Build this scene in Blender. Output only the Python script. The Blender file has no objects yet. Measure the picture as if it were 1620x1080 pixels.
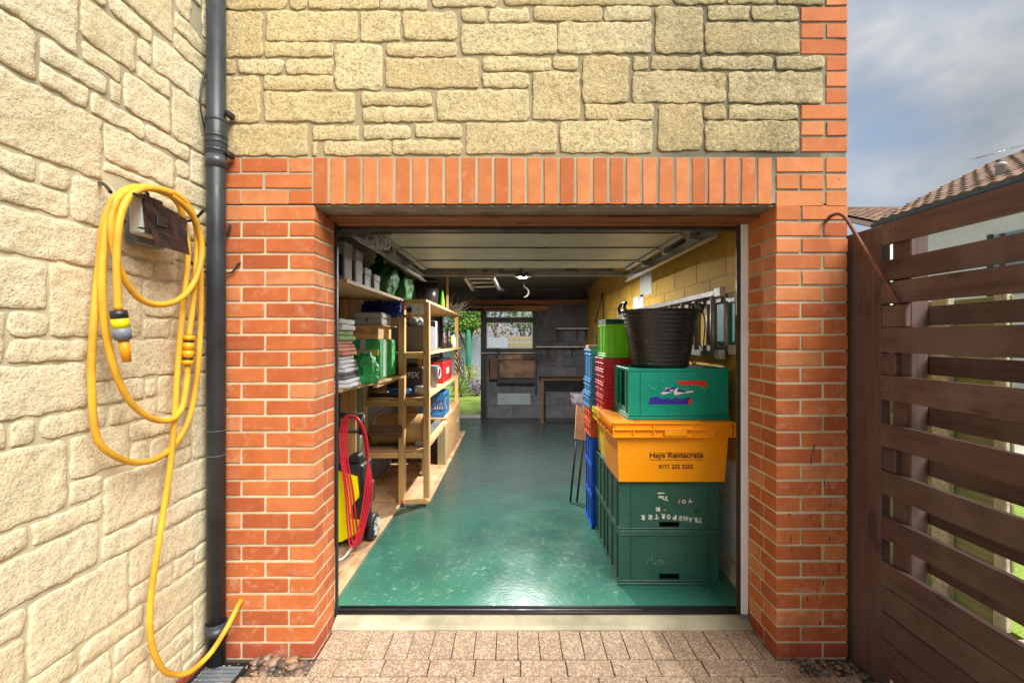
import bpy, bmesh, math, random
from mathutils import Vector, Matrix, noise
R = random.Random(7)
S = bpy.context.scene
C = S.collection
rad = math.radians

# ---------------------------------------------------------------- camera, sky, sun, exposure
CAMH = 1.46; CAMY = -2.06; F = 711.0
cam_d = bpy.data.cameras.new('camera'); cam = bpy.data.objects.new('camera', cam_d); C.objects.link(cam)
cam.location = (0, CAMY, CAMH); cam.rotation_euler = (rad(90), 0, 0)
cam_d.sensor_width = 36; cam_d.lens = 36 * F / 1620; cam_d.shift_x = -2 / 1620; cam_d.shift_y = -5 / 1620
cam_d.clip_start = 0.05; cam_d.clip_end = 400
S.camera = cam
S.view_settings.view_transform = 'Standard'; S.view_settings.look = 'None'
S.view_settings.gamma = 1; S.view_settings.use_curve_mapping = False
S.view_settings.exposure = 2.14

SUN_EL, SUN_AZ = 48, 140          # azimuth clockwise from +Y: the sun stands behind the camera, to its right
W = bpy.data.worlds.new('World'); S.world = W; W.use_nodes = True
nt = W.node_tree; nt.nodes.clear()
def N(nt, t, **k):
    n = nt.nodes.new(t)
    for a, b in k.items(): setattr(n, a, b)
    return n
out = N(nt, 'ShaderNodeOutputWorld'); bg = N(nt, 'ShaderNodeBackground')
sky = N(nt, 'ShaderNodeTexSky', sky_type='NISHITA'); sky.sun_disc = False
sky.sun_elevation = rad(SUN_EL); sky.sun_rotation = rad(SUN_AZ); sky.dust_density = 2.0; sky.air_density = 1.0
tc = N(nt, 'ShaderNodeTexCoord'); mp = N(nt, 'ShaderNodeMapping'); mp.inputs['Scale'].default_value = (1.0, 1.0, 1.9)
mp.inputs['Location'].default_value = (9.7, 4.4, 0.9)
nz = N(nt, 'ShaderNodeTexNoise'); nz.inputs['Scale'].default_value = 2.1; nz.inputs['Detail'].default_value = 9; nz.inputs['Roughness'].default_value = .52
cr = N(nt, 'ShaderNodeValToRGB'); cr.color_ramp.elements[0].position = .33; cr.color_ramp.elements[1].position = .55
cr.color_ramp.elements[0].color = (0, 0, 0, 1); cr.color_ramp.elements[1].color = (1, 1, 1, 1)
nz2 = N(nt, 'ShaderNodeTexNoise'); nz2.inputs['Scale'].default_value = 4.2; nz2.inputs['Detail'].default_value = 6
cc = N(nt, 'ShaderNodeValToRGB'); cc.color_ramp.elements[0].position = .35; cc.color_ramp.elements[1].position = .7
cc.color_ramp.elements[0].color = (1.0, 1.14, 1.32, 1); cc.color_ramp.elements[1].color = (2.3, 2.32, 2.36, 1)
mx = N(nt, 'ShaderNodeMixRGB')
des = N(nt, 'ShaderNodeMixRGB'); des.inputs[0].default_value = .62; des.inputs[2].default_value = (.86, 1.10, 1.36, 1)
L = nt.links.new
L(tc.outputs['Generated'], mp.inputs['Vector']); L(mp.outputs[0], nz.inputs['Vector']); L(mp.outputs[0], nz2.inputs['Vector'])
L(nz.outputs['Fac'], cr.inputs[0]); L(nz2.outputs['Fac'], cc.inputs[0]); L(sky.outputs[0], des.inputs[1])
L(cr.outputs[0], mx.inputs[0]); L(des.outputs[0], mx.inputs[1]); L(cc.outputs[0], mx.inputs[2])
L(mx.outputs[0], bg.inputs[0]); bg.inputs[1].default_value = 0.07; L(bg.outputs[0], out.inputs[0])

sl = bpy.data.lights.new('sun', 'SUN'); sl.energy = 1.5; sl.angle = rad(38); sl.color = (1, .955, .88)
so = bpy.data.objects.new('sun', sl); C.objects.link(so)
dv = Vector((math.sin(rad(SUN_AZ)) * math.cos(rad(SUN_EL)), math.cos(rad(SUN_AZ)) * math.cos(rad(SUN_EL)), math.sin(rad(SUN_EL))))
so.rotation_euler = dv.to_track_quat('Z', 'Y').to_euler()

# ---------------------------------------------------------------- helpers
def Xp(px, d): return (px - 812) * d / F
def Zp(py, d): return CAMH - (py - 535) * d / F
def Yd(d): return d + CAMY
ORG = {}
def tag(o, label=None, cat=None, group=None, kind=None):
    if label: o['label'] = label
    if cat: o['category'] = cat
    if group: o['group'] = group
    if kind: o['kind'] = kind
    return o
def thing(name, label, cat, loc=(0, 0, 0), group=None):
    o = bpy.data.objects.new(name, None); C.objects.link(o); o.location = loc; o.empty_display_size = .1
    ORG[o.name] = Vector(loc)
    return tag(o, label, cat, group)
def link(name, me, mat, parent=None, loc=None, rot=None):
    """loc = world position of a piece whose mesh is local; otherwise the mesh is in world coordinates"""
    if mat and not me.materials: me.materials.append(mat)
    o = bpy.data.objects.new(name, me); C.objects.link(o)
    if parent:
        o.parent = parent; po = ORG[parent.name]
    else: po = Vector((0, 0, 0))
    if loc is not None: o.location = Vector(loc) - po; ORG[o.name] = Vector(loc)
    else: ORG[o.name] = po
    if rot: o.rotation_euler = rot
    return o

class MB:
    def __init__(s): s.bm = bmesh.new()
    def box(s, x0, x1, y0, y1, z0, z1, bev=0, M=None, seg=1):
        x0, x1 = min(x0, x1), max(x0, x1); y0, y1 = min(y0, y1), max(y0, y1); z0, z1 = min(z0, z1), max(z0, z1)
        v = [s.bm.verts.new(Vector(p)) for p in ((x0,y0,z0),(x1,y0,z0),(x1,y1,z0),(x0,y1,z0),(x0,y0,z1),(x1,y0,z1),(x1,y1,z1),(x0,y1,z1))]
        f = [s.bm.faces.new([v[i] for i in q]) for q in ((0,3,2,1),(4,5,6,7),(0,1,5,4),(1,2,6,5),(2,3,7,6),(3,0,4,7))]
        if bev:
            es = list({e for q in f for e in q.edges})
            r = bmesh.ops.bevel(s.bm, geom=es, offset=min(bev, .45*min(x1-x0, y1-y0, z1-z0)), segments=seg, affect='EDGES', profile=.6)
            v = list({w for q in r['faces'] for w in q.verts} | {w for w in v if w.is_valid})
        if M is not None:
            for w in v: w.co = M @ w.co
        return s
    def hexa(s, b, t):
        """b, t: four points each (bottom ring, top ring), counter-clockwise from above"""
        v = [s.bm.verts.new(Vector(p)) for p in list(b) + list(t)]
        for q in ((0,3,2,1),(4,5,6,7),(0,1,5,4),(1,2,6,5),(2,3,7,6),(3,0,4,7)): s.bm.faces.new([v[i] for i in q])
        return s
    def bar(s, p0, p1, w, h, up=(0,0,1)):
        p0, p1 = Vector(p0), Vector(p1); d = (p1-p0).normalized(); u = Vector(up)
        if abs(d.dot(u)) > .95: u = Vector((0, 1, 0))
        a = d.cross(u).normalized()*w/2; b = a.cross(d).normalized()*h/2
        return s.hexa([p0-a-b, p0+a-b, p1+a-b, p1-a-b], [p0-a+b, p0+a+b, p1+a+b, p1-a+b])
    def tube(s, pts, r, n=10, closed=False, smooth=0, caps=True):
        pts = [Vector(p) for p in pts]
        if smooth: pts = catmull(pts, smooth, closed)
        m = len(pts); rings = []; a = None
        for i, p in enumerate(pts):
            if closed: d = pts[(i+1) % m] - pts[i-1]
            else: d = pts[min(i+1, m-1)] - pts[max(i-1, 0)]
            d.normalize()
            if a is None: a = d.orthogonal().normalized()
            a = (a - d*a.dot(d)); a = a.normalized() if a.length > 1e-6 else d.orthogonal().normalized()
            b = d.cross(a); rr = r[i*len(r)//m] if isinstance(r, (list, tuple)) else r
            rings.append([s.bm.verts.new(p + (a*math.cos(2*math.pi*k/n) + b*math.sin(2*math.pi*k/n))*rr) for k in range(n)])
        for i in range(m if closed else m-1):
            A, B = rings[i], rings[(i+1) % m]
            for k in range(n):
                f = s.bm.faces.new((A[k], A[(k+1) % n], B[(k+1) % n], B[k])); f.smooth = True
        if caps and not closed:
            s.bm.faces.new(rings[0][::-1]); s.bm.faces.new(rings[-1])
        return s
    def lathe(s, prof, c=(0,0,0), axis='Z', n=24, sx=1, caps=True):
        c = Vector(c); rings = []
        for r, h in prof:
            ring = []
            for k in range(n):
                a = 2*math.pi*k/n; u, v = r*math.cos(a)*sx, r*math.sin(a)
                p = Vector((u, v, h)) if axis == 'Z' else Vector((h, u, v)) if axis == 'X' else Vector((v, h, u))
                ring.append(s.bm.verts.new(c + p))
            rings.append(ring)
        for A, B in zip(rings, rings[1:]):
            for k in range(n):
                f = s.bm.faces.new((A[k], A[(k+1) % n], B[(k+1) % n], B[k])); f.smooth = True
        if caps: s.bm.faces.new(rings[0][::-1]); s.bm.faces.new(rings[-1])
        return s
    def prism(s, poly, ext):
        e = Vector(ext); a = [s.bm.verts.new(Vector(p)) for p in poly]; b = [s.bm.verts.new(Vector(p)+e) for p in poly]
        s.bm.faces.new(a[::-1]); s.bm.faces.new(b); n = len(a)
        for k in range(n): s.bm.faces.new((a[k], a[(k+1) % n], b[(k+1) % n], b[k]))
        return s
    def blob(s, c, rx, ry, rz, sub=3, amp=.15, fr=2.5, seed=0, flat=None):
        r = bmesh.ops.create_icosphere(s.bm, subdivisions=sub, radius=1)
        for v in r['verts']:
            k = 1 + amp*noise.noise(v.co*fr + Vector((seed*7.3, seed, 0)))*2
            v.co = Vector((v.co.x*rx*k, v.co.y*ry*k, v.co.z*rz*k)) + Vector(c)
            if flat is not None and v.co.z < flat: v.co.z = flat + (v.co.z-flat)*.05
            for f in v.link_faces: f.smooth = True
        return s
    def build(s, name, mat, parent=None, loc=None, rot=None, kind=None, label=None):
        bmesh.ops.recalc_face_normals(s.bm, faces=s.bm.faces[:])
        me = bpy.data.meshes.new(name)
        s.bm.to_mesh(me); s.bm.free()
        o = link(name, me, mat, parent, loc, rot)
        if loc is None:
            off = ORG[o.name]
            if off.length > 0: me.transform(Matrix.Translation(-off))
        if kind: o['kind'] = kind
        if label: o['label'] = label
        return o
def catmull(P, k, closed=False):
    n = len(P); out = []
    rng = range(n) if closed else range(n-1)
    for i in rng:
        a = P[(i-1) % n] if closed or i > 0 else P[0]*2-P[1]
        b = P[i]; c = P[(i+1) % n]; d = P[(i+2) % n] if closed or i < n-2 else P[-1]*2-P[-2]
        for j in range(k):
            t = j/k
            out.append(.5*((2*b) + (c-a)*t + (2*a-5*b+4*c-d)*t*t + (3*b-a-3*c+d)*t**3))
    if not closed: out.append(P[-1])
    return out

# ---------------------------------------------------------------- materials
def newmat(name):
    m = bpy.data.materials.new(name); m.use_nodes = True; nt = m.node_tree
    b = nt.nodes['Principled BSDF']; return m, nt, b, nt.links.new
def coords(nt, rnd=True, scale=(1,1,1)):
    tc = N(nt, 'ShaderNodeTexCoord'); mp = N(nt, 'ShaderNodeMapping'); mp.inputs['Scale'].default_value = scale
    nt.links.new(tc.outputs['Object'], mp.inputs['Vector'])
    if rnd:
        oi = N(nt, 'ShaderNodeObjectInfo'); v = N(nt, 'ShaderNodeVectorMath', operation='SCALE'); v.inputs[0].default_value = (17, 31, 23)
        nt.links.new(oi.outputs['Random'], v.inputs['Scale']); nt.links.new(v.outputs[0], mp.inputs['Location'])
        return mp.outputs[0], oi.outputs['Random']
    return mp.outputs[0], None
def worldpos(nt):
    return N(nt, 'ShaderNodeNewGeometry').outputs['Position']
def noisen(nt, vec, scale, detail=4, rough=.55):
    n = N(nt, 'ShaderNodeTexNoise'); n.inputs['Scale'].default_value = scale; n.inputs['Detail'].default_value = detail; n.inputs['Roughness'].default_value = rough
    nt.links.new(vec, n.inputs['Vector']); return n.outputs['Fac']
def ramp(nt, fac, stops, interp='LINEAR'):
    r = N(nt, 'ShaderNodeValToRGB'); cr = r.color_ramp; cr.interpolation = interp
    while len(cr.elements) < len(stops): cr.elements.new(.5)
    for e, (p, c) in zip(cr.elements, stops):
        e.position = p; e.color = (c, c, c, 1) if not isinstance(c, (tuple, list)) else tuple(c) + (1,)
    nt.links.new(fac, r.inputs[0]); return r.outputs[0]
def mixc(nt, fac, a, b, mode='MIX'):
    m = N(nt, 'ShaderNodeMixRGB', blend_type=mode)
    for i, v in ((0, fac), (1, a), (2, b)):
        if hasattr(v, 'links') or hasattr(v, 'is_linked'): nt.links.new(v, m.inputs[i])
        elif isinstance(v, (tuple, list)): m.inputs[i].default_value = tuple(v) + (1,)
        else: m.inputs[i].default_value = v
    return m.outputs[0]
def mathn(nt, op, a, b=None, clamp=False):
    m = N(nt, 'ShaderNodeMath', operation=op); m.use_clamp = clamp
    for i, v in ((0, a), (1, b)):
        if v is None: continue
        if hasattr(v, 'is_linked'): nt.links.new(v, m.inputs[i])
        else: m.inputs[i].default_value = v
    return m.outputs[0]
def bumpn(nt, b, h, strength=.4, dist=.002):
    bp = N(nt, 'ShaderNodeBump'); bp.inputs['Strength'].default_value = strength; bp.inputs['Distance'].default_value = dist
    nt.links.new(h, bp.inputs['Height']); nt.links.new(bp.outputs[0], b.inputs['Normal'])
def mul(c, k): return tuple(min(1, x*k) for x in c)
def basic(name, col, rough=.55, metal=0, var=.18, scale=9, bump=.15, bscale=90, rnd=.0, dist=.002, spec=.5, scuff=0):
    m, nt, b, L = newmat(name); v, r = coords(nt)
    c = ramp(nt, noisen(nt, v, scale, 5), [(.3, mul(col, 1-var)), (.7, mul(col, 1+var))])
    if rnd: c = mixc(nt, 1, c, ramp(nt, r, [(0, 1-rnd), (1, 1+rnd)]), 'MULTIPLY')
    if scuff:
        sc = mathn(nt, 'MULTIPLY', ramp(nt, noisen(nt, v, 24, 8, .78), [(.60, 0), (.68, 1)]), scuff)
        c = mixc(nt, sc, c, tuple(min(1, .55*x+.22) for x in col))
        c = mixc(nt, mathn(nt, 'MULTIPLY', ramp(nt, noisen(nt, v, 3.5, 5, .6), [(.4, 0), (.7, 1)]), scuff*.16), c, (.16,.15,.12))
    L(c, b.inputs['Base Color']); b.inputs['Metallic'].default_value = metal
    L(ramp(nt, noisen(nt, v, scale*2.3, 3), [(.3, max(0, rough-.08)), (.7, min(1, rough+.1))]), b.inputs['Roughness'])
    b.inputs['Specular IOR Level'].default_value = spec
    if bump: bumpn(nt, b, noisen(nt, v, bscale, 4), bump, dist)
    return m
def wood(name, c1, c2, axis='Z', rough=.6, knots=True, gs=1.0, rnd=.15, bump=.25, stain=None):
    m, nt, b, L = newmat(name)
    sc = {'X': (1.2, 22, 22), 'Y': (22, 1.2, 22), 'Z': (22, 22, 1.2)}[axis]
    v, r = coords(nt, True, tuple(q*gs for q in sc))
    g = noisen(nt, v, 2.2, 7, .65)
    c = ramp(nt, g, [(.3, c1), (.52, c2), (.7, mul(c2, 1.12))])
    if knots:
        v2, _ = coords(nt, True, tuple((q/22)*9 if q > 2 else 3.2 for q in sc))
        k = ramp(nt, noisen(nt, v2, 1.4, 1), [(.26, 1), (.33, 0)])
        c = mixc(nt, mathn(nt, 'MULTIPLY', k, .6), c, mul(c1, .45))
    if stain:
        v3, _ = coords(nt, True, (1, 1, 1))
        c = mixc(nt, mathn(nt, 'MULTIPLY', ramp(nt, noisen(nt, v3, 3.5, 6, .6), [(.46, 0), (.62, 1)]), stain[0]), c, stain[1])
    c = mixc(nt, 1, c, ramp(nt, r, [(0, 1-rnd), (1, 1+rnd)]), 'MULTIPLY')
    L(c, b.inputs['Base Color']); b.inputs['Roughness'].default_value = rough
    bumpn(nt, b, g, bump, .002); return m

M = {}
def brickmat(name, stops, chalk=.55, dirt=0.0):
    m, nt, b, L = newmat(name); v, r = coords(nt)
    c = ramp(nt, r, stops)
    c = mixc(nt, ramp(nt, noisen(nt, v, 11, 6, .62), [(.35, .0), (.75, .45)]), c, mul(stops[0][1], .62))
    # lime bloom and scuffs
    bl = mathn(nt, 'MULTIPLY', ramp(nt, noisen(nt, v, 19, 8, .72), [(.52, 0), (.68, 1)]), chalk)
    wp = worldpos(nt)
    bl2 = ramp(nt, noisen(nt, wp, 2.3, 3), [(.42, .15), (.66, 1)])
    c = mixc(nt, mathn(nt, 'MULTIPLY', bl, bl2), c, (.72, .5, .36))
    sp = ramp(nt, noisen(nt, wp, 46, 2, .5), [(.73, 0), (.76, 1)])
    c = mixc(nt, mathn(nt, 'MULTIPLY', sp, .5 + dirt), c, (.08, .045, .035))
    L(c, b.inputs['Base Color']); b.inputs['Roughness'].default_value = .82
    bumpn(nt, b, noisen(nt, v, 120, 6, .7), .45, .003); return m
M['brick'] = brickmat('red_brick', [(0, (.42,.095,.026)), (.25, (.50,.125,.032)), (.6, (.58,.160,.040)), (.85, (.63,.20,.062)), (1, (.66,.26,.10))])
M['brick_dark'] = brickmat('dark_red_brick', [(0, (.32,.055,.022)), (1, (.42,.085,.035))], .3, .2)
M['brick_soldier'] = brickmat('salmon_brick', [(0, (.48,.125,.030)), (.5, (.58,.19,.058)), (1, (.65,.24,.085))], .3, .2)

def dirtmask(nt):
    """grime on the upper right of the front wall, and algae streaks: stays put on the wall"""
    wp = worldpos(nt); s = N(nt, 'ShaderNodeSeparateXYZ'); nt.links.new(wp, s.inputs[0])
    a = mathn(nt, 'MULTIPLY', mathn(nt, 'ADD', s.outputs['X'], -.0), .85, True)
    zz = mathn(nt, 'MULTIPLY', mathn(nt, 'ADD', s.outputs['Z'], -1.35), 1.2, True)
    n = ramp(nt, noisen(nt, wp, 3.1, 5, .6), [(.3, .25), (.62, 1)])
    return mathn(nt, 'MULTIPLY', mathn(nt, 'MULTIPLY', a, zz), n, True), wp
def mortarmat(name, col, dark, amt):
    m, nt, b, L = newmat(name); d, wp = dirtmask(nt)
    c = ramp(nt, noisen(nt, wp, 8, 5), [(.3, mul(col, .8)), (.7, mul(col, 1.12))])
    sz = N(nt, 'ShaderNodeSeparateXYZ'); L(wp, sz.inputs[0])
    c = mixc(nt, mathn(nt, 'MULTIPLY', ramp(nt, mathn(nt, 'MULTIPLY', sz.outputs['Z'], .4), [(.80, 0), (.84, .6)]), ramp(nt, noisen(nt, wp, 4, 4), [(.3, .5), (.6, 1)])), c, (.27,.24,.17))
    c = mixc(nt, mathn(nt, 'MULTIPLY', d, amt), c, dark)
    L(c, b.inputs['Base Color']); b.inputs['Roughness'].default_value = .95
    bumpn(nt, b, noisen(nt, wp, 170, 5, .7), .7, .004); return m
M['mortar'] = mortarmat('cream_mortar', (.66,.58,.39), (.13,.12,.095), 1.0)
M['mortar_stone'] = mortarmat('buff_stone_mortar', (.50,.40,.22), (.10,.095,.075), 1.2)
M['mortar_side'] = mortarmat('buff_mortar', (.62,.55,.37), (.5,.44,.3), .2)
def stonemat(name, c1, c2, c3, dirty, mottled=.5):
    m, nt, b, L = newmat(name); v, r = coords(nt); wp = worldpos(nt)
    c = ramp(nt, r, [(0, c1), (.5, c2), (1, c3)])
    c = mixc(nt, ramp(nt, noisen(nt, v, 10, 6, .6), [(.35, 0), (.7, mottled)]), c, mul(c1, .72))
    c = mixc(nt, ramp(nt, noisen(nt, v, 68, 5, .7), [(.50, 0), (.62, .8 if dirty else .5)]), c, mul(c1, .42 if dirty else .6))
    c = mixc(nt, ramp(nt, noisen(nt, wp, 1.9, 6, .6), [(.40, 0), (.68, .38 if dirty else .2)]), c, (.42,.39,.26))
    c = mixc(nt, ramp(nt, noisen(nt, v, 60, 3, .6), [(.55, 0), (.72, .45)]), c, mul(c3, 1.25))
    c = mixc(nt, ramp(nt, noisen(nt, v, 42, 5, .72), [(.33, .42), (.42, 0)]), c, mul(c1, .5))
    c = mixc(nt, ramp(nt, noisen(nt, v, 105, 4, .7), [(.54, 0), (.64, .7)]), c, mul(c1, .5))
    if dirty:
        d, _ = dirtmask(nt)
        gr = ramp(nt, noisen(nt, wp, 55, 4, .7), [(.38, .35), (.6, 1)])
        c = mixc(nt, mathn(nt, 'MULTIPLY', mathn(nt, 'MULTIPLY', d, gr), .8), c, (.12,.105,.06))
    L(c, b.inputs['Base Color']); b.inputs['Roughness'].default_value = .92
    n1 = noisen(nt, v, 42, 5, .72); h = mathn(nt, 'ADD', mathn(nt, 'MULTIPLY', n1, 1.8), noisen(nt, v, 130, 4, .7))
    bumpn(nt, b, h, .8, .0058); return m
M['stone'] = stonemat('golden_split_stone', (.68,.52,.25), (.78,.63,.33), (.84,.72,.43), True)
M['stone_side'] = stonemat('pale_buff_stone', (.79,.68,.43), (.84,.735,.49), (.87,.775,.54), False, .25)

def pavermat():
    m, nt, b, L = newmat('exposed_aggregate_paver'); v, r = coords(nt)
    vo = N(nt, 'ShaderNodeTexVoronoi'); vo.inputs['Scale'].default_value = 150; L(v, vo.inputs['Vector'])
    s = N(nt, 'ShaderNodeSeparateColor'); L(vo.outputs['Color'], s.inputs[0])
    base = ramp(nt, r, [(0, (.33,.24,.165)), (.5, (.40,.31,.23)), (1, (.33,.21,.15))])
    ch = ramp(nt, s.outputs[0], [(0, (.25,.165,.11)), (.45, (.42,.30,.20)), (.62, (.55,.38,.22)), (.8, (.62,.52,.40)), (1, (.78,.73,.64))], 'CONSTANT')
    c = mixc(nt, .62, base, ch)
    c = mixc(nt, ramp(nt, noisen(nt, v, 14, 5), [(.4, 0), (.7, .35)]), c, (.22,.15,.10))
    L(c, b.inputs['Base Color']); b.inputs['Roughness'].default_value = .85
    bumpn(nt, b, vo.outputs['Distance'], .5, .003); return m
M['paver'] = pavermat()
M['joint'] = basic('dark_joint_sand', (.05,.038,.024), .95, bump=.5)
M['concrete'] = basic('cream_concrete', (.44,.40,.28), .85, var=.3, scale=5, bump=.5, bscale=150)
def floormat():
    m, nt, b, L = newmat('green_floor_paint'); v, _ = coords(nt, False); wp = worldpos(nt)
    s = N(nt, 'ShaderNodeSeparateXYZ'); L(wp, s.inputs[0])
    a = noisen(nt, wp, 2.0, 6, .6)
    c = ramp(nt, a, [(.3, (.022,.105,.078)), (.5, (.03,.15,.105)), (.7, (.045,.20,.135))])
    c = mixc(nt, ramp(nt, mathn(nt, 'MULTIPLY', mathn(nt, 'ADD', s.outputs['Y'], mathn(nt, 'MULTIPLY', noisen(nt, wp, 1.4, 5, .6), 1.4)), .2), [(.24, 0), (.62, .95)]), c, (.036,.050,.050))  # grey reflection on the far floor painted into the base colour
    # daylight on the front of the floor painted in as brighter green; then scuffs, chips
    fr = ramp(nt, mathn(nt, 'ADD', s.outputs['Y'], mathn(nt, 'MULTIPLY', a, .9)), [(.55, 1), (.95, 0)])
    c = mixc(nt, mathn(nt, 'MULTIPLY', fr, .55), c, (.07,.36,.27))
    sc = ramp(nt, noisen(nt, wp, 26, 9, .75), [(.57, 0), (.67, 1)])
    near = ramp(nt, mathn(nt, 'MULTIPLY', s.outputs['Y'], .5), [(.1, 1), (.9, .0)])
    near2 = mathn(nt, 'MULTIPLY', near, ramp(nt, noisen(nt, wp, 4, 3), [(.4, .15), (.6, 1)]))
    c = mixc(nt, mathn(nt, 'MULTIPLY', sc, near2), c, (.40,.46,.33))
    chip = ramp(nt, noisen(nt, wp, 9, 5, .7), [(.70, 0), (.72, 1)])
    c = mixc(nt, mathn(nt, 'MULTIPLY', chip, near), c, (.5,.43,.28))
    L(c, b.inputs['Base Color'])
    L(ramp(nt, noisen(nt, wp, 3.3, 7, .65), [(.3, .16), (.7, .36)]), b.inputs['Roughness'])
    bumpn(nt, b, mathn(nt, 'ADD', noisen(nt, wp, 7, 3), mathn(nt, 'MULTIPLY', noisen(nt, wp, 60, 3), .2)), .4, .008); return m
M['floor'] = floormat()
M['pipe'] = basic('slate_grey_pvc', (.028,.034,.042), .42, var=.35, scale=6, bump=.15)
M['black'] = basic('black_plastic', (.018,.018,.02), .45, bump=.1)
M['cable'] = basic('black_cable', (.02,.02,.02), .5, bump=0)
M['hose'] = basic('yellow_hose', (.70,.37,.025), .55, var=.26, scale=9, bump=.2, bscale=70)
M['hose_pale'] = M['hose']
M['yellow'] = basic('bright_yellow_plastic', (.85,.72,.0), .35, var=.05, bump=0)
M['orange_pl'] = basic('orange_plastic', (.85,.33,.0), .35, var=.05, bump=0)
M['grey_pl'] = basic('grey_plastic', (.17,.20,.24), .45, var=.1)
M['tape'] = basic('brown_black_tape', (.020,.018,.020), .25, var=.5, scale=14, bump=.6, bscale=22, dist=.006)
M['lightgrey'] = basic('light_grey_plastic', (.45,.45,.42), .45, var=.1)
M['white'] = basic('white_paint', (.88,.9,.9), .45, var=.06, bump=.05)
M['steel'] = basic('galvanised_steel', (.45,.46,.46), .38, metal=.85, var=.2, scale=12)
M['dark_steel'] = basic('dark_steel', (.06,.055,.05), .45, metal=.5, var=.3)
M['alu'] = basic('aluminium', (.42,.40,.37), .5, metal=.5, var=.22, scale=16, bump=.1)
M['rust'] = basic('rusty_brown_rod', (.17,.055,.03), .6, var=.4, scale=20)
M['dull_alu'] = basic('dull_aluminium', (.22,.205,.195), .5, metal=.3, var=.3, scale=16, bump=.2)
M['lintel'] = basic('grey_lintel', (.25,.22,.19), .7, var=.3, scale=8)
M['beam'] = wood('old_brown_beam', (.09,.030,.011), (.28,.105,.036), 'X', .65)
M['pine'] = wood('pine_upright', (.48,.22,.07), (.74,.42,.16), 'Z')
M['pine_x'] = wood('pine_rail', (.48,.22,.07), (.74,.42,.16), 'X')
M['pine_y'] = wood('pine_board', (.40,.21,.09), (.60,.38,.18), 'Y')
M['treated'] = wood('treated_timber', (.28,.23,.12), (.46,.38,.22), 'Z')
M['ply'] = wood('stained_plywood', (.36,.21,.105), (.56,.37,.20), 'Y', .7, True, .5, .1, .2, (.55, (.17,.085,.045)))
M['dark_wood'] = wood('dark_old_board', (.05,.022,.012), (.13,.06,.03), 'X', .6)
M['bench_wood'] = wood('bench_wood', (.07,.035,.02), (.24,.13,.07), 'X', .6, True, .6, .1, .2, (.8, (.03,.02,.015)))
M['fence'] = wood('brown_fence_stain', (.070,.038,.033), (.112,.064,.055), 'Y', .62, True, 1, .14, .4, (.65, (.17,.12,.10)))
M['fence_z'] = wood('brown_post_stain', (.074,.040,.035), (.114,.066,.057), 'Z', .62, True, 1, .1, .4, (.4, (.15,.105,.088)))
M['mossy'] = wood('mossy_board', (.10,.12,.03), (.22,.20,.10), 'Y', .85, True, .7, .3, .4, (.6, (.12,.17,.02)))
M['pale_post'] = basic('pale_concrete_post', (.42,.38,.26), .9, var=.3, scale=30, bump=.7, bscale=90)
M['doorpanel'] = basic('off_white_embossed_steel', (.40,.39,.34), .38, var=.1, scale=3, bump=.5, bscale=260)
M['dark_wall'] = basic('dark_grey_blockwork', (.115,.12,.135), .85, var=.3, scale=6, bump=.7, bscale=70, rnd=.15, dist=.004)
M['dark_joint'] = basic('dark_joint', (.075,.08,.09), .9)
M['ceil'] = basic('dark_boarded_ceiling', (.13,.12,.11), .85, var=.3)
def rwall(name, joint):
    m, nt, b, L = newmat(name); wp = worldpos(nt); v, r = coords(nt)
    s = N(nt, 'ShaderNodeSeparateXYZ'); L(wp, s.inputs[0])
    y = ramp(nt, noisen(nt, v, 3, 5), [(.3, (.42,.245,.03)), (.7, (.60,.38,.055))])
    w = ramp(nt, noisen(nt, v, 5, 5), [(.3, (.62,.62,.6)), (.7, (.8,.8,.78))])
    z = mathn(nt, 'ADD', s.outputs['Z'], mathn(nt, 'MULTIPLY', noisen(nt, wp, 9, 3), .03))
    c = mixc(nt, ramp(nt, mathn(nt, 'MULTIPLY', z, .5), [(.372, 0), (.376, 1)]), w, y)
    if joint: c = mixc(nt, 1, c, (.85,.85,.85), 'MULTIPLY')
    L(c, b.inputs['Base Color']); b.inputs['Roughness'].default_value = .75
    bumpn(nt, b, noisen(nt, v, 90, 4), .5, .003); return m
M['rwall'] = rwall('yellow_over_white_block_paint', False); M['rwall_j'] = rwall('painted_joint', True)
M['white_patch'] = basic('white_filler_patch', (.5,.52,.5), .8)
M['grass'] = basic('lawn_grass', (.27,.38,.06), .9, var=.35, scale=3, bump=.8, bscale=60, dist=.02)
M['render_wall'] = basic('pale_blue_grey_fence_paint', (.30,.33,.43), .8, var=.06, scale=2)
M['house_white'] = basic('white_house_render', (.92,.87,.82), .85, var=.05)
M['glass'] = basic('window_glass_grey', (.25,.34,.36), .12, bump=0, var=.1)
M['gutter'] = basic('dark_grey_gutter', (.055,.06,.065), .4)
M['tile'] = basic('brown_roof_tile', (.23,.145,.10), .85, var=.3, scale=8, bump=.5, rnd=.28)
M['tile_bed'] = basic('roof_underlay', (.10,.06,.04), .9)
M['soil'] = basic('soil_bed', (.07,.05,.03), .95, bump=.8)
M['gravel'] = basic('pale_gravel', (.50,.44,.34), .9, var=.5, scale=60, bump=1, bscale=70, dist=.02)
def pl(name, col, rough=.32, var=.08, **k):
    if 'crate' in name or name in ('milk_blue', 'tub_black'): k['scuff'] = .5
    M[name] = basic(name, col, rough, var=var, scale=5, bump=.12, bscale=40, **k)
pl('teal_crate', (.0,.31,.21), .4, .15); pl('pipe_band', (.055,.065,.075)); pl('crescent', (.035,.03,.02), .9); pl('seam', (.03,.03,.03), .7); pl('bounce_ground', (.5,.46,.4), .9, .15); pl('dark_green_crate', (.022,.10,.072), .4, .2); pl('orange_crate', (1.0,.36,.0), .36, .04); pl('orange_side', (.85,.20,.0))
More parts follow.
